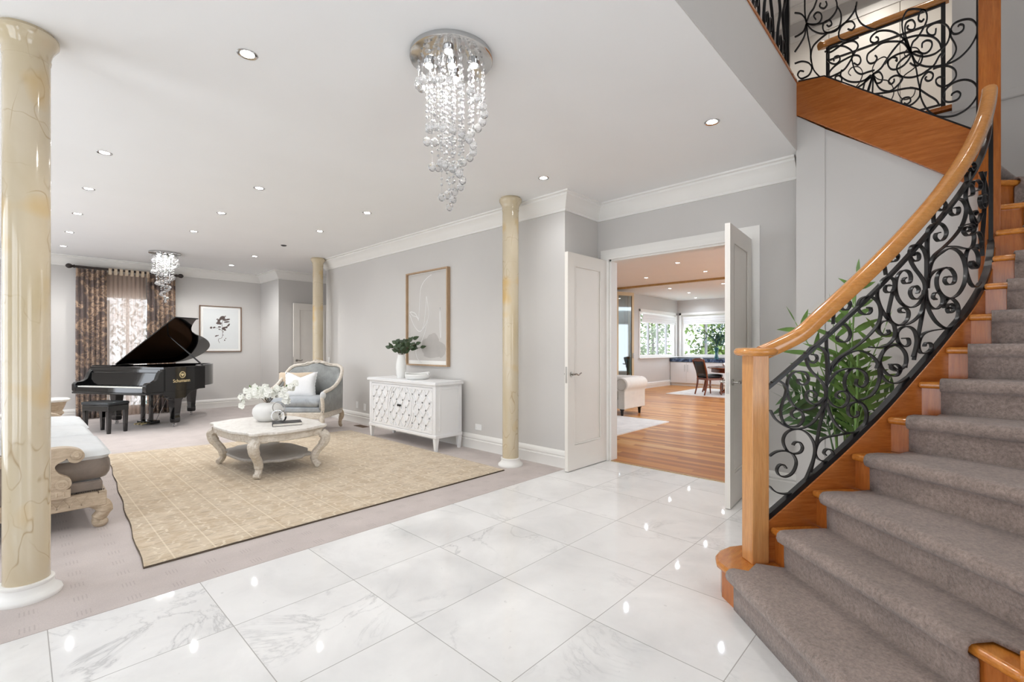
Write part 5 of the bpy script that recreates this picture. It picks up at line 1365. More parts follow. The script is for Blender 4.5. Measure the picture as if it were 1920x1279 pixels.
for d_, (x0, x1) in enumerate(((fx0, xm - .002), (xm + .002, fx1))):
    dm = MB(); dm.box(x0, D_ - .018, fz0, x1, D_ - .008, fz1); do = dm.build('door', M['cabinet_white'], sb, smooth=False)
    lm = MB()
    a, b, c, e_ = x0 + .022, x1 - .022, fz0 + .03, fz1 - .03
    lm.box(x0, D_ - .008, fz0, x1, D_ - .001, c); lm.box(x0, D_ - .008, e_, x1, D_ - .001, fz1); 
    if d_ == 0: lm.box(x0, D_ - .008, c, a, D_ - .001, e_)
    else: lm.box(b, D_ - .008, c, x1, D_ - .001, e_)
    if d_ == 0: b = x1
    else: a = x0
    step = .148
    for sl in (1.28, -1.28):
        for k in range(-14, 15):
            pts = []
            N = 160
            for i in range(N + 1):
                z = lerp(c, e_, i / N); x = xm + k * step + (z - zm) / sl
                ok = a <= x <= b and not (not inside_oval(x, z, .035) and inside_oval(x, z, .06) and False)
                ring_ = (not inside_oval(x, z, -.008)) and inside_oval(x, z, .05)
                if ok and not ring_: pts.append((x, D_ - .004, z))
                else:
                    if len(pts) > 6: lm.bar([pts[0], pts[-1]], .011, .02, (0, 1, 0))
                    pts = []
            if len(pts) > 6: lm.bar([pts[0], pts[-1]], .011, .02, (0, 1, 0))
    for g in (-.004, .046):
        pts = []
        for i in range(121):
            an = 2 * pi * i / 120; r1 = (abs(cos(an)) / (OA + g)) ** 2.2 + (abs(sin(an)) / (OB + g * .5)) ** 2.2; r_ = r1 ** (-1 / 2.2)
            x, z = xm + r_ * cos(an), zm + r_ * sin(an)
            if (x <= x1 if d_ == 0 else x >= x0) and c - .01 < z < e_ + .01: pts.append((x, D_ - .003, z))
            else:
                if len(pts) > 3: lm.bar(pts, .012, .018, (0, 1, 0))
                pts = []
        if len(pts) > 3: lm.bar(pts, .012, .018, (0, 1, 0))
    lm.build('lattice', M['cabinet_white'], do, smooth=False)
    kx = xm + (-.022 if d_ == 0 else .022)
    km = MB(); km.sphere((kx, D_ + .012, zm + .02), .017, 12, 8, sy=.8); km.tube([(kx, D_ - .01, zm + .02), (kx, D_ + .005, zm + .02)], .007, 8); km.build('knob', M['black_plastic'], do)
# vase of branches
bv = thing('branch_vase', 'tall white vase of glossy green branches on the sideboard', 'vase', (3.72, 5.71, .87))
MB().lathe([(.02, 0), (.05, 0), (.056, .006), (.066, .06), (.072, .14), (.07, .2), (.058, .27), (.05, .31), (.052, .33), (.046, .328), (.04, .28)], seg=28).build('vase_body', M['ceramic_white'], bv)
rnd = random.Random(21)
lfz = lambda u: sin(pi * min(1, u) ** .7) ** .9
for a, b, c in ((-.16, .10, -.03), (-.08, .17, .02), (-.03, .10, -.10), (.06, .14, .0), (.14, .12, -.04), (.22, .15, -.05), (.27, .10, .0), (.16, .22, .03), (.02, .18, .06)):
    root = Vector((0, 0, .30)); tip = rtv * a + upv * (.33 + b) + fwv * c
    P = spline([tuple(root), tuple(root.lerp(tip, .5) + upv * .04), tuple(tip)], 6)
    so = MB().tube(P, .004, 6).build('branch', M['stem_brown'], bv)
    for j in range(6):
        p = Vector(P[3 + int(j * (len(P) - 4) / 5)])
        an = j * 2.4 + rnd.random(); dd = (rtv * cos(an) * .9 + upv * (sin(an) * .5 + .25) - fwv * rnd.uniform(-.5, .6) + (tip - root).normalized() * .5).normalized()
        lm = MB(); lm.quad_leaf(p, p + dd * rnd.uniform(.075, .105), rnd.uniform(.045, .06), up=tuple(-fwv + upv * rnd.uniform(-.2, .8)), bend=rnd.uniform(.05, .25), n=6, fold=.2, shape=lfz); lm.build('leaf', M['leaf_dark'], so, ang=180)
# bowl with a looped handle
bo = thing('ceramic_bowl', 'low white ceramic dish with a twisted rim beside the branch vase', 'bowl', (3.73, 5.33, .87), radians(-46))
MB().lathe([(.02, 0), (.13, 0), (.15, .01), (.165, .035), (.168, .055), (.16, .068), (.145, .07), (.138, .06), (.12, .035), (.02, .03)], seg=36).build('dish', M['ceramic_white'], bo)
m = MB(); m.tube(spline([(-.155, 0, .06), (-.15, -.03, .085), (-.13, -.02, .082), (-.11, .03, .075), (-.04, .08, .07), (.05, .09, .075), (.12, .06, .085), (.158, .0, .088), (.15, -.06, .075)], 6), .013, 8); m.build('rope_rim', M['ceramic_white'], bo)

# ------------------------------------------------------------------ sofa at the left (front faces +X)
so_ = thing('carved_sofa', 'carved wooden sofa with grey velvet cushions behind the big near column', 'sofa', (-.02, 5.72, 0))
Y0, Y1 = -1.25, 1.22   # local y ends
XF_, XB_ = .47, -.50
m = MB(); m.box(XB_, Y0, .165, XF_ - .06, Y0 + .05, .27); m.box(XF_ - .06, Y0, .165, XF_ - .01, Y1, .27); m.box(XB_, Y1 - .05, .165, XF_ - .06, Y1, .27); m.box(XB_, Y0, .165, XB_ + .05, Y1, .27)
fr = m.build('base_frame', M['carved_wood'], so_, bevel=.006)
m = MB()   # zigzag carving on the near end and front rail
for i in range(14):
    x = XB_ + .08 + i * .062
    if x < XF_ - .1: m.bar([(x, Y0 - .002, .19), (x + .031, Y0 - .002, .245), (x + .062, Y0 - .002, .19)], .008, .01, (0, 1, 0))
m.build('end_carving', M['carved_wood'], fr, smooth=False); m = MB()
for i in range(36):
    y = Y0 + .08 + i * .065
    if y < Y1 - .1: m.bar([(XF_ - .009, y, .19), (XF_ - .009, y + .032, .245), (XF_ - .009, y + .065, .19)], .008, .01, (1, 0, 0))
m.build('front_carving', M['carved_wood'], fr, smooth=False)
m = MB(); m.box(XB_ + .03, Y0 + .02, .27, XF_ - .03, Y1 - .02, .345); m.build('seat_deck', M['velvet_taupe'], so_, bevel=.015)
m = MB()
for i in range(38): m.sphere((XB_ + .5 + i * .012, Y0 + .016, .277), .0045, 6, 4)
m.build('nail_heads', M['dark_bronze'], so_)
for k, (a, b) in enumerate(((Y0 + .02, Y0 + .86), (Y0 + .87, Y1 - .87), (Y1 - .86, Y1 - .02))):
    xe = XF_ + (.015 if k != 1 else .0)
    m = MB(); pad(m, -.38, a, .345, xe, b, .53, .05, crown=.0); sc_ = m.build('seat_cushion', M['velvet_taupe'], so_, ang=60)
    m = MB(); pad(m, -.385, a - .004, .475, xe + .004, b + .004, .57, .05, crown=.03); m.build('cushion_lit_top', M['velvet_pale'], sc_, ang=60)  # pale pad paints window light and sheen onto the velvet top
# back
bp_ = spline([(0, Y0 + .05, .62), (0, Y0 + .3, .86), (0, Y0 + .7, .93), (0, 0, 1.0), (0, Y1 - .7, .93), (0, Y1 - .3, .86), (0, Y1 - .05, .62)], 6)
m = MB(); m.tube([(XB_ + .06 + .0, p[1], p[2]) for p in bp_], .035, 10); m.build('crest_rail', M['carved_wood'], so_)
m = MB(); m.rings([[(XB_ + .08, p[1], .34), (XB_ + .08, p[1], p[2])] for p in bp_], closed=False); m.build('back_upholstery', M['velvet_grey'], so_, solid=.12, ang=180)
for sy, yy in ((-1, Y0), (1, Y1)):
    # side panel and carved scroll arm
    m = MB(); m.box(XB_ + .02, min(yy, yy - sy * .05), .27, .14, max(yy, yy - sy * .05), .60); m.build('arm_panel', M['velvet_taupe'], so_, bevel=.01)
    m = MB()
    y0_, y1_ = (yy - .035, yy + .055) if sy < 0 else (yy - .055, yy + .035)
    arm = [(XB_, .58)] + spline([(.06, .60), (.20, .615), (.29, .60), (.335, .565), (.335, .525), (.30, .50), (.262, .51), (.25, .535), (.235, .525), (.20, .505), (.19, .48), (.21, .44), (.262, .40), (.272, .355), (.245, .325), (.20, .32), (.17, .33), (.15, .36), (.12, .52)], 4) + [(XB_, .53)]
    m.prism_map(arm[::-1], y0_, y1_, lambda u, v, w_: (u, w_, v))
    for (cx_, cz_, rr_) in ((.297, .553, .03), (.222, .365, .034)):
        m.xf = Matrix.Translation((cx_, 0, cz_)); m.tube([(0, y0_ - .01, 0), (0, y1_ + .01, 0)], rr_, 18); m.tube([(0, y0_ - .016, 0), (0, y1_ + .016, 0)], rr_ * .5, 14)
        m.xf = Matrix()
    m.build('scroll_arm', M['carved_wood'], so_, bevel=.006)
    m = MB(); m.box(.10, y0_, .265, .268, y1_, .325)
    for i in range(4): m.box(.12 + i * .036, y0_ - .004, .28, .13 + i * .036, y1_ + .004, .312)
    m.build('arm_block', M['carved_wood'], so_, bevel=.004)
    for x_, fx in ((XF_ - .06, 1), (XB_ + .06, -1)):
        y_ = yy - sy * .05
        P = spline([(x_ - fx * .02, y_, .20), (x_ + fx * .03, y_, .155), (x_ + fx * .035, y_, .11), (x_ + fx * .0, y_, .06), (x_ + fx * .005, y_, .03), (x_ + fx * .035, y_, .025)], 5)
        m = MB(); m.tube(P, [.05] * 5 + [.052] * 5 + [.042] * 5 + [.03] * 5 + [.03] * 6, 10)
        m.sphere((x_ + fx * .03, y_, .035), .034, 10, 8)
        for a in (-1, 0, 1): m.tube([(x_ + fx * .06, y_ + a * .018, .17), (x_ + fx * .078, y_ + a * .016, .12), (x_ + fx * .05, y_ + a * .01, .075)], [.01, .011, .005], 6)
        m.build('foot', M['carved_wood'], so_)
cushion('sofa_pillow', (.5, .42), .16, 'cushion_white', 'white pillow at the near end of the carved sofa', 'cushion', (-.20, 4.78, .80), (radians(80), 0, radians(75)))
# flat topped side table just past the sofa
st_ = thing('side_table', 'small pale carved side table just beyond the carved sofa', 'side table', (.24, 7.27, 0))
MB().lathe([(.0, .70), (.15, .70), (.165, .71), (.165, .725), (.15, .735), (.0, .737)], seg=28).build('table_top', M['limewash_top'], st_)
MB().lathe([(.12, .0), (.14, .02), (.06, .08), (.035, .2), (.05, .32), (.075, .4), (.05, .46), (.07, .52), (.115, .57), (.10, .60), (.12, .65), (.135, .70)], seg=24).build('pedestal', M['carved_wood'], st_)
# lamp at the very edge of the view
fl_ = thing('floor_lamp', 'floor lamp with a white drum shade at the far left edge', 'lamp', (-.37, 7.55, 0))
MB().lathe([(.0, .0), (.14, .0), (.14, .015), (.02, .03), (.012, .05)], seg=24).build('lamp_base', M['brushed_nickel'], fl_)
MB().tube([(0, 0, .03), (0, 0, 1.3)], .011, 10).build('pole', M['brushed_nickel'], fl_)
m = MB(); m.rings([[(r_ * cos(2 * pi * i / 36), r_ * sin(2 * pi * i / 36), z) for i in range(36)] for r_, z in ((.215, 1.165), (.20, 1.475))], cap0=False, cap1=False); m.build('lamp_shade', M['shade_glow'], fl_, solid=.003)

# ------------------------------------------------------------------ small fittings
def plate_x(y, z, w, h, label, cat, name):
    r = thing(name, label, cat, (XL, y, z), pi / 2)
    MB().box(-w / 2, 0, -h / 2, w / 2, .009, h / 2).build('face_plate', M['plastic_white'], r, bevel=.003)
    n = 2 if w > .1 else 1
    for k in range(n):
        x = 0 if n == 1 else (-.03 + .06 * k)
        MB().box(x - .012, .009, -.018, x + .012, .013, .012).build('rocker' if cat == 'switch' else 'socket', M['plastic_white'], r, bevel=.001)
plate_x(7.53, .31, .075, .115, 'wall outlet nearer the armchair, left of the pair by the sideboard', 'outlet', 'wall_outlet')
plate_x(7.27, .29, .075, .115, 'wall outlet right of the pair, close to the sideboard', 'outlet', 'wall_outlet')
plate_x(4.42, .285, .118, .075, 'double wall outlet between the sideboard and the slim column', 'outlet', 'wall_outlet')
plate_x(8.6, 1.06, .075, .115, 'light switch on the wall above the armchair back', 'switch', 'light_switch')
r = thing('wall_outlet', 'wall outlet low on the back wall beneath the botanical print', 'outlet', (3.43, YB, .245))
MB().box(-.058, -.009, -.037, .058, 0, .037).build('face_plate', M['plastic_white'], r, bevel=.003)
for x in (-.03, .03): MB().box(x - .012, -.013, -.018, x + .012, -.009, .012).build('socket', M['black_plastic'], r, bevel=.001)
r = thing('floor_vent', 'brown floor register in the carpet left of the sideboard', 'vent', (3.88, 7.12, .002))
MB().box(-.06, -.15, 0, .06, .15, .006).build('frame', M['vent_brown'], r, bevel=.002)
for i in range(10): MB().box(-.045, -.13 + i * .027, .006, .045, -.118 + i * .027, .009).build('slat', M['vent_brown'], r, smooth=False)
r = thing('ceiling_sensor', 'small dark sensor in the ceiling between downlights of the wall row', 'sensor', (2.935, 7.873, CEIL))
MB().lathe([(0, -.014), (.03, -.014), (.042, -.006), (.045, 0)], seg=20).build('housing', M['flue_grey'], r)
MB().lathe([(.0, -.018), (.016, -.017), (.02, -.013)], seg=14).build('lens', M['black_plastic'], r)

# ------------------------------------------------------------------ room beyond the double doors
YR2 = 7.15
wall_holes('wall_dining_left', 'y', YR2, YR2 + .12, XD + .12, 16.12, 0, CEIL, [(13.31, 15.86, 1.0, 2.43)])
wall_holes('wall_dining_back', 'x', 16.0, 16.12, -.6, YR2, 0, CEIL, [(4.5, 7.0, 1.0, 2.43)])
wall_holes('wall_dining_right', 'y', -.72, -.6, XS + .12, 16.12, 0, CEIL, [(7.2, 10.2, .2, 2.4), (11.6, 14.8, .2, 2.4)])
base('baseboard_dining', [(15.4, YR2), (XD + .12, YR2)])
structure(MB().box(11.3, -.6, CEIL - .05, 11.38, YR2, CEIL + .001).build('trim_12', M['gold_wood'], smooth=False))
# fixed post of the folding glass wall and its folded leaf
structure(MB().box(11.24, 6.82, 0, 11.34, YR2, CEIL - .05).build('trim_13', M['gold_wood'], bevel=.004))
def glass_leaf(p, q, label):
    d = Vector((q[0] - p[0], q[1] - p[1])); w = d.length
    r = thing('folding_glass_door', label, 'door', (p[0], p[1], 0), atan2(d.y, d.x))
    h = 2.86; s = .075
    m = MB(); m.box(0, -.02, .02, s, .02, h); m.box(w - s, -.02, .02, w, .02, h); m.box(s, -.02, h - s - .02, w - s, .02, h); m.box(s, -.02, .02, w - s, .02, .18)
    m.build('frame', M['linen_frame'], r, bevel=.003)
    MB().box(s, -.003, .18, w - s, .003, h - s - .02).build('pane', M['tint_glass'], r, smooth=False)
    m = MB(); m.box(w - .05, -.035, 1.0, w - .02, -.02, 1.14); m.tube([(w - .035, -.035, 1.08), (w - .035, -.06, 1.08), (w - .13, -.06, 1.08)], .008, 8); m.build('handle', M['brushed_nickel'], r)
    return r
simple('linen_frame', (206, 186, 150), .4, .03, 6)
glass_leaf((11.42, 6.87), (12.02, 6.66), 'outer folding glass door leaf with pale frame stacked at the timber post')
glass_leaf((11.46, 6.98), (12.05, 6.80), 'inner folding glass door leaf stacked behind the outer one')
simple('mullion_backlit', (176, 178, 182), .45, .02, 5)  # white bars greyed, their backlit shade is put into the colour
# windows with timber surrounds and raised blinds
def big_window(kind, fixed, a0, a1, n, blind):
    wn[0] += 1
    r = bpy.data.objects.new('window_%d' % wn[0], None); COL.objects.link(r); structure(r)
    w = a1 - a0
    if kind == 'y': r.location = (a0, fixed, 1.0); 
    else: r.location = (fixed, a1, 1.0); r.rotation_euler = (0, 0, -pi / 2)
    h = 1.43
    m = MB()  # casing on the room side (local -y), sill
    m.box(-.08, -.02, -.03, 0, 0, h + .08); m.box(w, -.02, -.03, w + .08, 0, h + .08); m.box(-.08, -.02, h, w + .08, 0, h + .08); m.build('casing', M['trim_paint'], r, bevel=.004)
    m = MB(); m.box(-.12, -.07, -.045, w + .12, .03, -.01); m.build('sill', M['trim_paint'], r, bevel=.006)
    m = MB(); f = .07
    m.box(0, .03, 0, f, .10, h); m.box(w - f, .03, 0, w, .10, h); m.box(f, .03, 0, w - f, .10, f); m.box(f, .03, h - f, w - f, .10, h); m.build('frame', M['trim_paint'], r, bevel=.004)
    for k in range(1, n):
        c = w * k / n; MB().box(c - .035, .035, f, c + .035, .09, h - f).build('mullion', M['mullion_backlit'], r, bevel=.003)
    MB().box(f, .06, f, w - f, .064, h - f).build('pane', M['window_glass'], r, smooth=False)
    return r
big_window('y', YR2, 13.31, 15.86, 4, 1); big_window('x', 16.0, 4.5, 7.0, 3, 1)
def blind(loc, rz, w, label):
    r = thing('roman_blind', label, 'blind', loc, rz, 'white blinds drawn up over the dining room windows')
    for i, (z0, z1, y) in enumerate(((-.06, .0, .0), (-.14, -.05, .012), (-.2, -.12, .022), (-.255, -.18, .034))):
        MB().box(0, -.055 + y, z0, w, -.03 + y, z1).build('fold' if i else 'head_rail', M['cushion_white'], r, bevel=.005)
    MB().box(0, -.03, -.27, w, -.012, -.252).build('bottom_bar', M['trim_paint'], r, bevel=.003)
blind((13.42, YR2 - .005, 2.36), 0, 2.34, 'white blind drawn up over the four pane window left of the room corner')
blind((15.995, 6.9, 2.36), -pi / 2, 2.3, 'white blind drawn up over the window above the dark marble worktop')
for x in (8.7, 13.2):
    window_y(-.70, x - 1.5, x + 1.5 + .2 * (x > 10), .2, 2.4, 3)  # unseen side windows, added to bring daylight into the room
# wall pictures
for z, lab in ((1.80, 'upper of two grey purple canvases beside the folding glass doors'), (1.13, 'lower of two grey purple canvases beside the folding glass doors')):
    r = thing('canvas_picture', lab, 'picture', (12.32, YR2, z), 0, 'pair of canvases')
    MB().box(0, -.03, 0, .46, 0, .58).build('canvas', M['purple_art'], r, bevel=.002)
    m = MB(); 
    for k, (x, q, s_) in enumerate(((.20, .3, .07), (.26, .38, .06), (.24, .22, .05))): m.xf = Matrix.Translation((x, -.0305, q)); m.f([m.v((s_ * cos(i * pi / 8), -.0002 * k, s_ * 1.2 * sin(i * pi / 8))) for i in range(16)])
    m.build('painted_bloom', M['ink_brown'], r, smooth=False)
# low cupboards with a dark marble top
cb_ = thing('low_cupboard', 'white low cupboards under the window with bar handles', 'cabinet', (15.4, YR2 - .01, 0), -pi / 2)
W_ = 4.5
MB().box(0, .02, .10, W_, .58, .82).build('carcass', M['cabinet_white'], cb_, smooth=False)
MB().box(0, .06, 0, W_, .58, .10).build('plinth', M['trim_paint'], cb_, smooth=False)
for i in range(8):
    x0 = .02 + i * .557
    d = MB().box(x0, 0, .11, x0 + .552, .02, .81).build('door', M['cabinet_white'], cb_, bevel=.003)
    hx_ = x0 + (.50 if i % 2 == 0 else .05)
    MB().tube([(hx_, 0, .50), (hx_, -.03, .50), (hx_, -.03, .72), (hx_, 0, .72)], .006, 8).build('bar_handle', M['brushed_nickel'], d)
wt = MB().box(15.37, YR2 - .02 - W_, .82, 15.995, YR2 - .005, .93).build('worktop', M['blue_marble'], bevel=.008); tag(wt, 'dark blue marble worktop over the low white cupboards', 'worktop')
# vase of foliage on the worktop
gv = thing('foliage_vase', 'teal glass vase of tall feathery foliage on the marble worktop', 'vase', (15.62, 5.66, .93))
MB().lathe([(.0, 0), (.06, 0), (.065, .02), (.05, .12), (.045, .22), (.07, .34), (.075, .36), (.068, .36), (.04, .22), (.04, .03)], seg=20).build('vase_body', M['teal_glass'], gv)
rnd = random.Random(31)
for j in range(26):
    an = rnd.uniform(0, 2 * pi); sp = rnd.uniform(.1, .62); hh = rnd.uniform(.45, 1.0) - sp * .35
    tip = Vector((cos(an) * sp, sin(an) * sp, .34 + hh * .8)); P = spline([(0, 0, .3), (tip.x * .35, tip.y * .35, .3 + hh * .6), tuple(tip)], 6)
    m = MB(); m.tube(P, .004, 4)
    for q in range(16):
        p = Vector(P[4 + q % (len(P) - 5)]); d = Vector((rnd.uniform(-1, 1), rnd.uniform(-1, 1), rnd.uniform(-.3, .9))).normalized(); m.quad_leaf(p, p + d * rnd.uniform(.09, .17), .05, n=3)
    m.build('frond', M['foliage_blue' if j % 3 else 'leaf_palm'], gv, ang=180)
# rugs
r1 = MB().prism([(5.3, 3.61), (7.75, 3.61), (7.75, 6.4), (5.3, 6.4)], .004, .02).build('area_rug', M['white_rug'], smooth=False); tag(r1, 'white rug on the timber floor in front of the cream sofa', 'rug')
r2 = MB().prism([(12.43, 2.4), (14.9, 2.4), (14.9, 5.89), (12.43, 5.89)], .004, .02).build('area_rug', M['white_rug'], smooth=False); tag(r2, 'white rug under the dining table and chairs', 'rug')
# rolled arm sofa
cs = thing('rolled_arm_sofa', 'cream buttoned sofa with rolled arms and turned dark feet', 'sofa', (8.13, 4.46, .004))
# local: +y along its length, front faces -x
def feet(x, y):
    MB().lathe([(.018, 0), (.022, .01), (.03, .10), (.045, .125), (.04, .14), (.045, .15)], x, y, 0, 14).build('foot', M['book_black'], cs)
for x in (-.33, .33):
    for y in (.10, 2.1): feet(x, y)
for y0_ in (0, 2.0):
    m = MB(); prof = [(.03, .14), (.03, .46)] + [(.10 + .13 * cos(a), .60 + .13 * sin(a)) for a in [pi + .9 - k * (2 * pi - 1.4) / 16 for k in range(17)]] + [(.17, .46), (.17, .14)]
    sg = [(u - .02, v) for u, v in prof]
    m.prism_map([((p[0]), p[1]) for p in sg], -.40, .40, lambda u, v, w_: (w_, y0_ + (u if y0_ == 0 else .2 - u), v))
    m.build('rolled_arm', M['linen_cream'], cs, bevel=.02, bseg=3)
    m = MB(); m.tube([(-.405, y0_ + .08 + .105 * cos(a), .60 + .105 * sin(a)) for a in [k * 2 * pi / 24 for k in range(24)]], .006, 6, closed=True)
    m.tube([(-.405, y0_ + .0 + .02, .16), (-.405, y0_ + .02, .5)], .005, 5); m.build('stud_trim', M['linen_oat'], cs)
m = MB(); m.box(-.36, .1, .14, .38, 2.1, .32); m.build('base', M['linen_cream'], cs, bevel=.02)
for k in range(2): m = MB(); pad(m, -.38, .16 + k * .95, .32, .2, 1.10 + k * .95, .47, .05); m.build('seat_cushion', M['linen_cream'], cs, ang=60)
m = MB(); 
m.prism_map([(.16, .14), (.16, .5)] + [(.28 + .12 * cos(a), .62 + .12 * sin(a)) for a in [pi + .6 - k * (2 * pi - 1.2) / 14 for k in range(15)]] + [(.38, .14)], .05, 2.15, lambda u, v, w_: (u, w_, v)); m.build('back', M['linen_cream'], cs, bevel=.015)
m = MB()
for i in range(9):
    for k in range(2): m.sphere((.165 - k * .01, .28 + i * .21 + .1 * k, .52 + .12 * k), .014, 8, 6)
m.build('buttons', M['linen_oat'], cs)
# dining table and chairs
dt = thing('dining_table', 'round polished mahogany dining table on the far white rug', 'table', (13.6, 4.22, .02))
MB().lathe([(0, .70), (.86, .70), (.90, .71), (.905, .725), (.89, .74), (.0, .742)], seg=48).build('tabletop', M['mahogany'], dt)
MB().lathe([(.0, .60), (.80, .60), (.80, .70), (.0, .70)], seg=40).build('apron', M['mahogany'], dt)
MB().lathe([(.0, .12), (.16, .12), (.19, .18), (.12, .26), (.10, .34), (.15, .44), (.13, .52), (.2, .60), (.0, .6)], seg=20).build('pedestal', M['mahogany'], dt)
for k in range(4):
    a = pi / 4 + k * pi / 2
    MB().tube(spline([(.1 * cos(a), .1 * sin(a), .2), (.35 * cos(a), .35 * sin(a), .17), (.55 * cos(a), .55 * sin(a), .07), (.64 * cos(a), .64 * sin(a), .046)], 5), [.06] * 5 + [.05] * 5 + [.04] * 6, 8).build('claw_foot', M['mahogany'], dt)
def dining_chair(loc, rz, label):
    c = thing('dining_chair', label, 'chair', loc, rz, 'mahogany dining chairs')
    # front toward -y
    for sx in (-1, 1):
        MB().tube(spline([(sx * .21, -.20, .44), (sx * .225, -.215, .34), (sx * .215, -.205, .15), (sx * .22, -.22, .0)], 5), [.028] * 5 + [.024] * 5 + [.018] * 6, 8).build('leg', M['mahogany'], c)
        MB().tube(spline([(sx * .20, .20, .44), (sx * .20, .22, .25), (sx * .20, .29, .0)], 5), [.026] * 6 + [.02] * 5, 8).build('leg', M['mahogany'], c)
        MB().tube(spline([(sx * .20, .20, .44), (sx * .205, .23, .62), (sx * .22, .29, .80), (sx * .235, .34, .95)], 5), .022, 8).build('back_post', M['mahogany'], c)
    MB().box(-.23, -.23, .40, .23, .22, .455).build('seat_rail', M['mahogany'], c, bevel=.01)
    m = MB(); pad(m, -.22, -.22, .45, .22, .20, .505, .025); m.build('seat_pad', M['leather_dark'], c, ang=60)
    m = MB(); m.prism_map([(-.25, .90), (-.24, .96), (-.1, .985), (.1, .985), (.24, .96), (.25, .90)], 0, .03, lambda u, v, w_: (u, .305 + w_ + (v - .9) * .3, v)); m.build('crest_rail', M['mahogany'], c, bevel=.008)
    m = MB(); m.rings([[(x_, .235 + (z - .55) * .27 - .012 , z) for x_ in (-.195, -.1, 0, .1, .195)] for z in (.50, .60, .70, .80, .90)], closed=False); m.build('back_pad', M['leather_dark'], c, solid=.035, ang=180)
    return c
dc = dining_chair((12.86, 4.86, .027), radians(58), 'nearest mahogany dining chair with dark leather back, left of the table')
c2 = copy_tree(dc); c2.location = (13.75, 5.05, .027); c2.rotation_euler = (0, 0, radians(15)); c2['label'] = 'second mahogany dining chair, half hidden behind the nearest one'
orn = thing('table_sculpture', 'white draped sculpture standing on the dining table', 'ornament', (13.5, 4.45, .762))
m = MB(); m.tube(spline([(-.2, .18, .055), (-.08, .10, .12), (.02, .0, .10), (.10, -.06, .19), (.2, -.14, .28), (.27, -.16, .24)], 6), [.04] * 6 + [.07] * 6 + [.08] * 6 + [.07] * 6 + [.05] * 6 + [.03], 10); m.build('figure', M['ceramic_white'], orn)
m = MB(); m.lathe([(0, 0), (.13, 0), (.14, .02), (.06, .04), (.05, .09), (0, .1)], seg=18); m.build('stand', M['ceramic_white'], orn)

# ------------------------------------------------------------------ garden seen through the windows
lw = MB().box(16.2, -8, -.4, 40, 24, -.3).build('lawn', M['lawn'], smooth=False); lw['kind'] = 'stuff'; tag(lw, 'lawn outside the dining room windows', 'grass')
rnd = random.Random(77)
def garden_tree(x, y, h, rad, mat, label, n=1900, z0=.7):
    t = thing('garden_tree', label, 'tree', (x, y, -.3), 0, 'garden trees outside the windows')
    m = MB(); m.tube(spline([(0, 0, 0), (.05, .05, h * .4), (-.05, .1, h * .8)], 5), [.12 - .008 * i for i in range(11)], 8); m.build('trunk', M['bark'], t)
    m = MB()
    cl = [Vector((rnd.gauss(0, rad * .5), rnd.gauss(0, rad * .5), z0 + (h - z0) * rnd.random())) for _ in range(26)]
    for i in range(n):
        c = cl[i % 26]; p = c + Vector((rnd.gauss(0, .32), rnd.gauss(0, .32), rnd.gauss(0, .3)))
        d = Vector((rnd.uniform(-1, 1), rnd.uniform(-1, 1), rnd.uniform(-.6, .8))).normalized()
        p.z = max(p.z, .35); m.quad_leaf(p, p + d * rnd.uniform(.2, .36), .15, n=2, fold=.3)
    o = m.build('crown', M[mat], t, ang=180)
    return t
for x, y, h, r_, mt, lab in ((20.4, 7.8, 3.6, .9, 'foliage', 'yellow green tree outside the window above the marble worktop'), (25.4, 8.4, 4.4, 1.3, 'foliage_blue', 'blue green tree standing farther off behind the feathery foliage vase'), (20.9, 11.9, 3.8, 1.0, 'foliage', 'tree outside the left panes of the four pane window'), (25.6, 12.9, 4.6, 1.3, 'foliage', 'tree outside the right panes of the four pane window')):
    garden_tree(x, y, h, r_, mt, lab)
# clipped hedge close behind the sheer curtain
hg = thing('garden_hedge', 'tall hedge outside the window behind the sheer curtain', 'hedge', (1.3, 13.1, -.1))
m = MB()
for i in range(2600):
    p = Vector((rnd.uniform(-1.6, 1.6), rnd.gauss(0, .15), rnd.uniform(0, 3.0) ** 1.0)); d = Vector((rnd.uniform(-1, 1), rnd.uniform(-.6, .6), rnd.uniform(-.8, 1))).normalized()
    m.quad_leaf(p, p + d * rnd.uniform(.1, .2), .06, n=2, fold=.3)
m.build('leaves', M['foliage_blue'], hg, ang=180)
m = MB(); m.tube([(0, 0, 0), (0, 0, 2.4)], .04, 6); m.build('stem', M['bark'], hg)

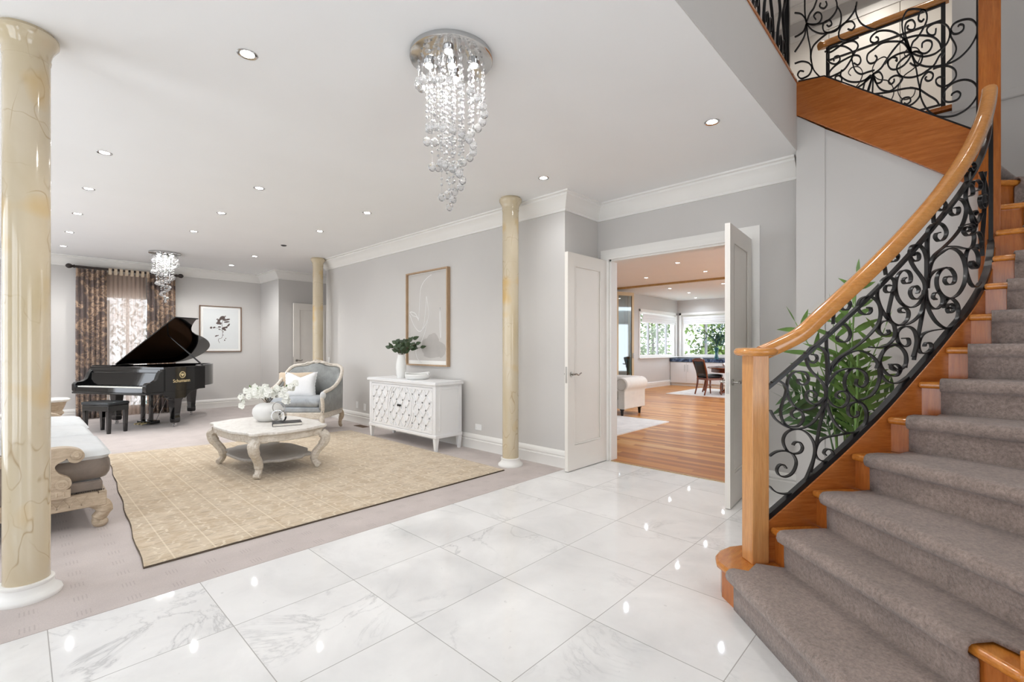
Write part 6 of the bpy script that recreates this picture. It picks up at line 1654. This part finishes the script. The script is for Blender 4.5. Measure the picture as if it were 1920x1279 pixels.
# ------------------------------------------------------------------ palm behind the stairs
rnd = random.Random(5)
pl = thing('potted_palm', 'tall leafy green palm behind the iron stair balustrade', 'plant', (3.98, .55, 0))
MB().lathe([(.0, 0), (.12, 0), (.13, .01), (.16, .26), (.165, .28), (.15, .28), (.145, .25), (.0, .24)], seg=28).build('pot', M['pot_white'], pl)
R_ = rtv; F_ = fwv
def frond(a, c, z1, arch, mat, nl=13, ll=.17, z0=.26, start=.45, droop=.0):
    tip = R_ * a + F_ * c + upv * z1
    root = Vector((rnd.uniform(-.04, .04), rnd.uniform(-.04, .04), z0))
    mid = root.lerp(tip, .55) * 1.0 + upv * arch; mid.x *= .75; mid.y *= .75
    P = [Vector(p) for p in spline([tuple(root), tuple(root.lerp(mid, .5) + upv * .05), tuple(mid), tuple(tip - upv * droop)], 8)]
    m = MB(); m.tube([tuple(p) for p in P], [.007 - .0045 * i / len(P) for i in range(len(P))], 5)
    n = len(P)
    for j in range(nl):
        t = start + (1 - start) * j / nl; i = min(n - 2, int(t * (n - 1))); p = P[i].lerp(P[i + 1], t * (n - 1) - i); tg = (P[i + 1] - P[i]).normalized()
        sd = tg.cross(F_ if abs(tg.dot(F_)) < .8 else upv).normalized()
        L = ll * (.55 + .6 * sin(pi * (.15 + .75 * j / nl)))
        for s_ in (-1, 1):
            d = (sd * s_ * .85 + tg * .65 + F_ * rnd.uniform(-.25, .25) - upv * .1).normalized()
            m.quad_leaf(p, p + d * L * rnd.uniform(.85, 1.1), .036, up=tuple(-F_ + upv * .3), bend=rnd.uniform(.05, .2), n=5, fold=.12)
    p = P[-1]; m.quad_leaf(p, p + (P[-1] - P[-2]).normalized() * ll * .7, .026, n=4)
    m.build('frond', M[mat], pl, ang=180)
FR = ((.16, .1, 1.86, .05, 'leaf_palm', .0), (.05, .0, 1.62, .06, 'leaf_palm', 0), (-.08, .05, 1.58, .06, 'leaf_palm', .0), (-.36, .05, 1.55, .14, 'leaf_palm', .05), (.22, -.08, 1.50, .1, 'leaf_palm', .05), (-.25, -.05, 1.30, .12, 'leaf_deep', .1), (-.44, .0, 1.16, .14, 'leaf_deep', .16), (-.38, .12, 1.02, .1, 'leaf_deep', .12), (.36, .05, 1.22, .12, 'leaf_deep', .12), (.46, .1, 1.10, .1, 'leaf_deep', .14), (.40, -.02, .98, .08, 'leaf_deep', .12), (.12, -.1, 1.15, .05, 'leaf_palm', .05), (.02, -.12, .98, .05, 'leaf_palm', .08), (-.14, -.1, .86, .05, 'leaf_deep', .1), (.22, -.05, .80, .05, 'leaf_deep', .1), (.30, .1, .70, .03, 'leaf_deep', .08), (.06, .05, 1.38, .03, 'leaf_palm', 0), (-.05, .1, 1.2, .03, 'leaf_deep', 0))
for k_, (a, c, z1, arch, mat, dr) in enumerate(FR):
    if k_ in (5, 8, 10, 12, 13, 14, 15, 17): continue
    frond(a * .92, c, 1.3 + (z1 - 1.3) * .92, arch, mat, nl=8, ll=.19, droop=dr)
for k in range(4):
    x, y = rnd.uniform(-.05, .05), rnd.uniform(-.05, .05)
    MB().tube(spline([(x, y, .24), (x * 1.3, y * 1.3, .7), (x * 1.6 + .02, y * 1.6, 1.25)], 5), .009, 7).build('cane', M['leaf_palm'], pl)

# ------------------------------------------------------------------ lights
def spot(loc, power, size=2.75, blend=.9, col=(1, .95, .88), rad=.02):
    l = bpy.data.lights.new('spot_lamp', 'SPOT'); l.energy = power; l.spot_size = size; l.spot_blend = blend; l.color = col; l.shadow_soft_size = rad
    o = bpy.data.objects.new('spot_lamp', l); COL.objects.link(o); o.location = loc; return o
def point(loc, power, col=(1, .97, .92), rad=.03):
    l = bpy.data.lights.new('bulb_lamp', 'POINT'); l.energy = power; l.color = col; l.shadow_soft_size = rad
    o = bpy.data.objects.new('bulb_lamp', l); COL.objects.link(o); o.location = loc; return o
def portal(loc, rot, sx, sy):
    l = bpy.data.lights.new('window_portal', 'AREA'); l.shape = 'RECTANGLE'; l.size = sx; l.size_y = sy; l.cycles.is_portal = True
    o = bpy.data.objects.new('window_portal', l); COL.objects.link(o); o.location = loc; o.rotation_euler = rot; return o
dl_proto = None
def downlight(x, y, label, group, z=CEIL, power=15, col=(.98, .985, 1)):
    global dl_proto
    if dl_proto is None:
        r = thing('downlight', label, 'light', (x, y, z), 0, group)
        MB().lathe([(.036, .0), (.044, -.003), (.050, -.004), (.054, -.001), (.054, .001)], seg=20).build('trim_ring', M['chrome'], r)
        MB().lathe([(.001, -.0015), (.03, -.0015), (.036, -.0005), (.036, .001)], seg=16).build('lamp', M['lamp_glow'], r)
        dl_proto = r
    else:
        r = copy_tree(dl_proto); r.location = (x, y, z); r['label'] = label; r['group'] = group
    spot((x, y, z - .012), power, col=col)
    return r
rows = [5.24, 6.55, 7.87, 9.21, 10.55]
nm = ['nearest', 'second', 'third', 'fourth', 'fifth']
for i, y in enumerate(rows): downlight(.5, y, power=15 if y < 7 else 46, label='%s downlight in the row just right of the big near column' % nm[i], group='recessed downlights in the living room ceiling')
for i, y in enumerate(rows[:3]): downlight(1.71, y, power=15 if y < 7 else 46, label='%s downlight in the middle living room row before the far chandelier' % nm[i], group='recessed downlights in the living room ceiling')
for i, y in enumerate((5.24, 6.55, 9.21, 10.55)): downlight(2.93, y, power=15 if y < 7 else 46, label='%s downlight in the living room row along the wall with the large picture' % nm[i], group='recessed downlights in the living room ceiling')
downlight(.884, 2.896, 'large downlight left of the near crystal chandelier', 'recessed downlights in the foyer ceiling')
downlight(3.506, 2.913, 'downlight above the slim column by the double doors', 'recessed downlights in the foyer ceiling')
downlight(3.481, 1.293, 'downlight near the ceiling edge before the stairs', 'recessed downlights in the foyer ceiling')
R2 = [(8.82, 5.34, 'left, nearest'), (8.80, 3.93, 'largest, centre'), (10.2, 3.93, 'right, above the right leaf handle'), (10.18, 5.31, 'left, just before the timber track'), (12.47, 4.35, 'right, beyond the track'), (12.47, 5.79, 'left, beyond the track'), (13.83, 5.82, 'middle, beyond the track'), (15.4, 6.25, 'faintest, nearest the window corner')]
for x, y, t in R2: downlight(x, y, 'small downlight in the far dining room ceiling (%s)' % t, 'recessed downlights beyond the double doors', power=30, col=(.84, .95, 1.1))
for x, y in ((8.8, 2.4), (12.4, 2.6), (6.8, 3.9), (6.8, 2.4), (15.2, 3.2)): spot((x, y, CEIL - .02), 30, col=(.84, .95, 1.1))
for x, y, p_ in ((3.6, -1.2, 30), (1.2, -1.2, 20), (5.2, .2, 25), (6.9, .8, 60), (6.9, 2.6, 60), (6.9, -.8, 40)): spot((x, y, TOP - .02), p_, 2.4, rad=.02)  # void spots added to light the stairwell; hall ones for lamps upstairs

for (cx_, cy_, rz_) in ((1.684, 2.075, 120), (1.748, 9.985, -60)):
    for x, y in ((0, 0), (.125, .03), (-.03, .125), (-.125, -.03), (.03, -.125)):
        a = radians(rz_); spot((cx_ + x * cos(a) - y * sin(a), cy_ + x * sin(a) + y * cos(a), CEIL - .066), 26, 2.7, .3, (1, .98, .95), .02)
portal((8.7, -.66, 1.3), (pi / 2, 0, 0), 3, 2.2); portal((13.2, -.66, 1.3), (pi / 2, 0, 0), 3.2, 2.2)
portal((14.6, YR2 + .06, 1.7), (-pi / 2, 0, 0), 2.5, 1.4); portal((16.06, 5.75, 1.7), (0, pi / 2, 0), 1.4, 2.5)
spot((3.0, .2, TOP - .02), 90, 1.1, .6, (1, .98, .95), .02)  # added spot without a fixture, brightens the wall under the upper flight
w = bpy.data.worlds.new('World'); SC.world = w; w.use_nodes = True
bg = w.node_tree.nodes['Background']; bg.inputs[0].default_value = (.91, .96, 1.03, 1); bg.inputs[1].default_value = 3.2
portal((XW - .06, 4.6, 1.4), (0, -pi / 2, 0), 2.2, 2.0); portal((XW - .06, 7.3, 1.4), (0, -pi / 2, 0), 2.2, 2.0); portal((XW - .06, 9.9, 1.4), (0, -pi / 2, 0), 2.2, 1.8)
portal((1.35, YF - .06, 1.1), (pi / 2, 0, 0), 2.1, 2.2)

portal((XF - .06, -1.2, 1.35), (0, -pi / 2, 0), 2.5, 2.0); portal((XF - .06, 1.6, 1.4), (0, -pi / 2, 0), 2.2, 2.0)

# ------------------------------------------------------------------ camera
cam = bpy.data.cameras.new('camera'); co = bpy.data.objects.new('camera', cam); COL.objects.link(co)
cam.sensor_fit = 'HORIZONTAL'; cam.sensor_width = 36; cam.lens = 876.5 / 1920 * 36
cam.shift_x = (960 - 964) / 1920; cam.shift_y = (651.9 - 639.5) / 1920
cam.clip_start = .05; cam.clip_end = 200
co.location = (0, 0, 1.3); co.rotation_euler = (pi / 2, 0, radians(43.32 - 90))
SC.camera = co
vs = SC.view_settings; vs.view_transform = 'Standard'; vs.look = 'None'; vs.exposure = .33; vs.gamma = 1; vs.use_curve_mapping = False
SC.display_settings.display_device = 'sRGB'
cy = SC.cycles; cy.use_denoising = True; cy.use_adaptive_sampling = True; cy.adaptive_threshold = .05; cy.adaptive_min_samples = 16; cy.max_bounces = 8; cy.diffuse_bounces = 4; cy.glossy_bounces = 3; cy.transmission_bounces = 6; cy.transparent_max_bounces = 10
cy.caustics_reflective = False; cy.caustics_refractive = False; cy.sample_clamp_indirect = 6; cy.blur_glossy = .5
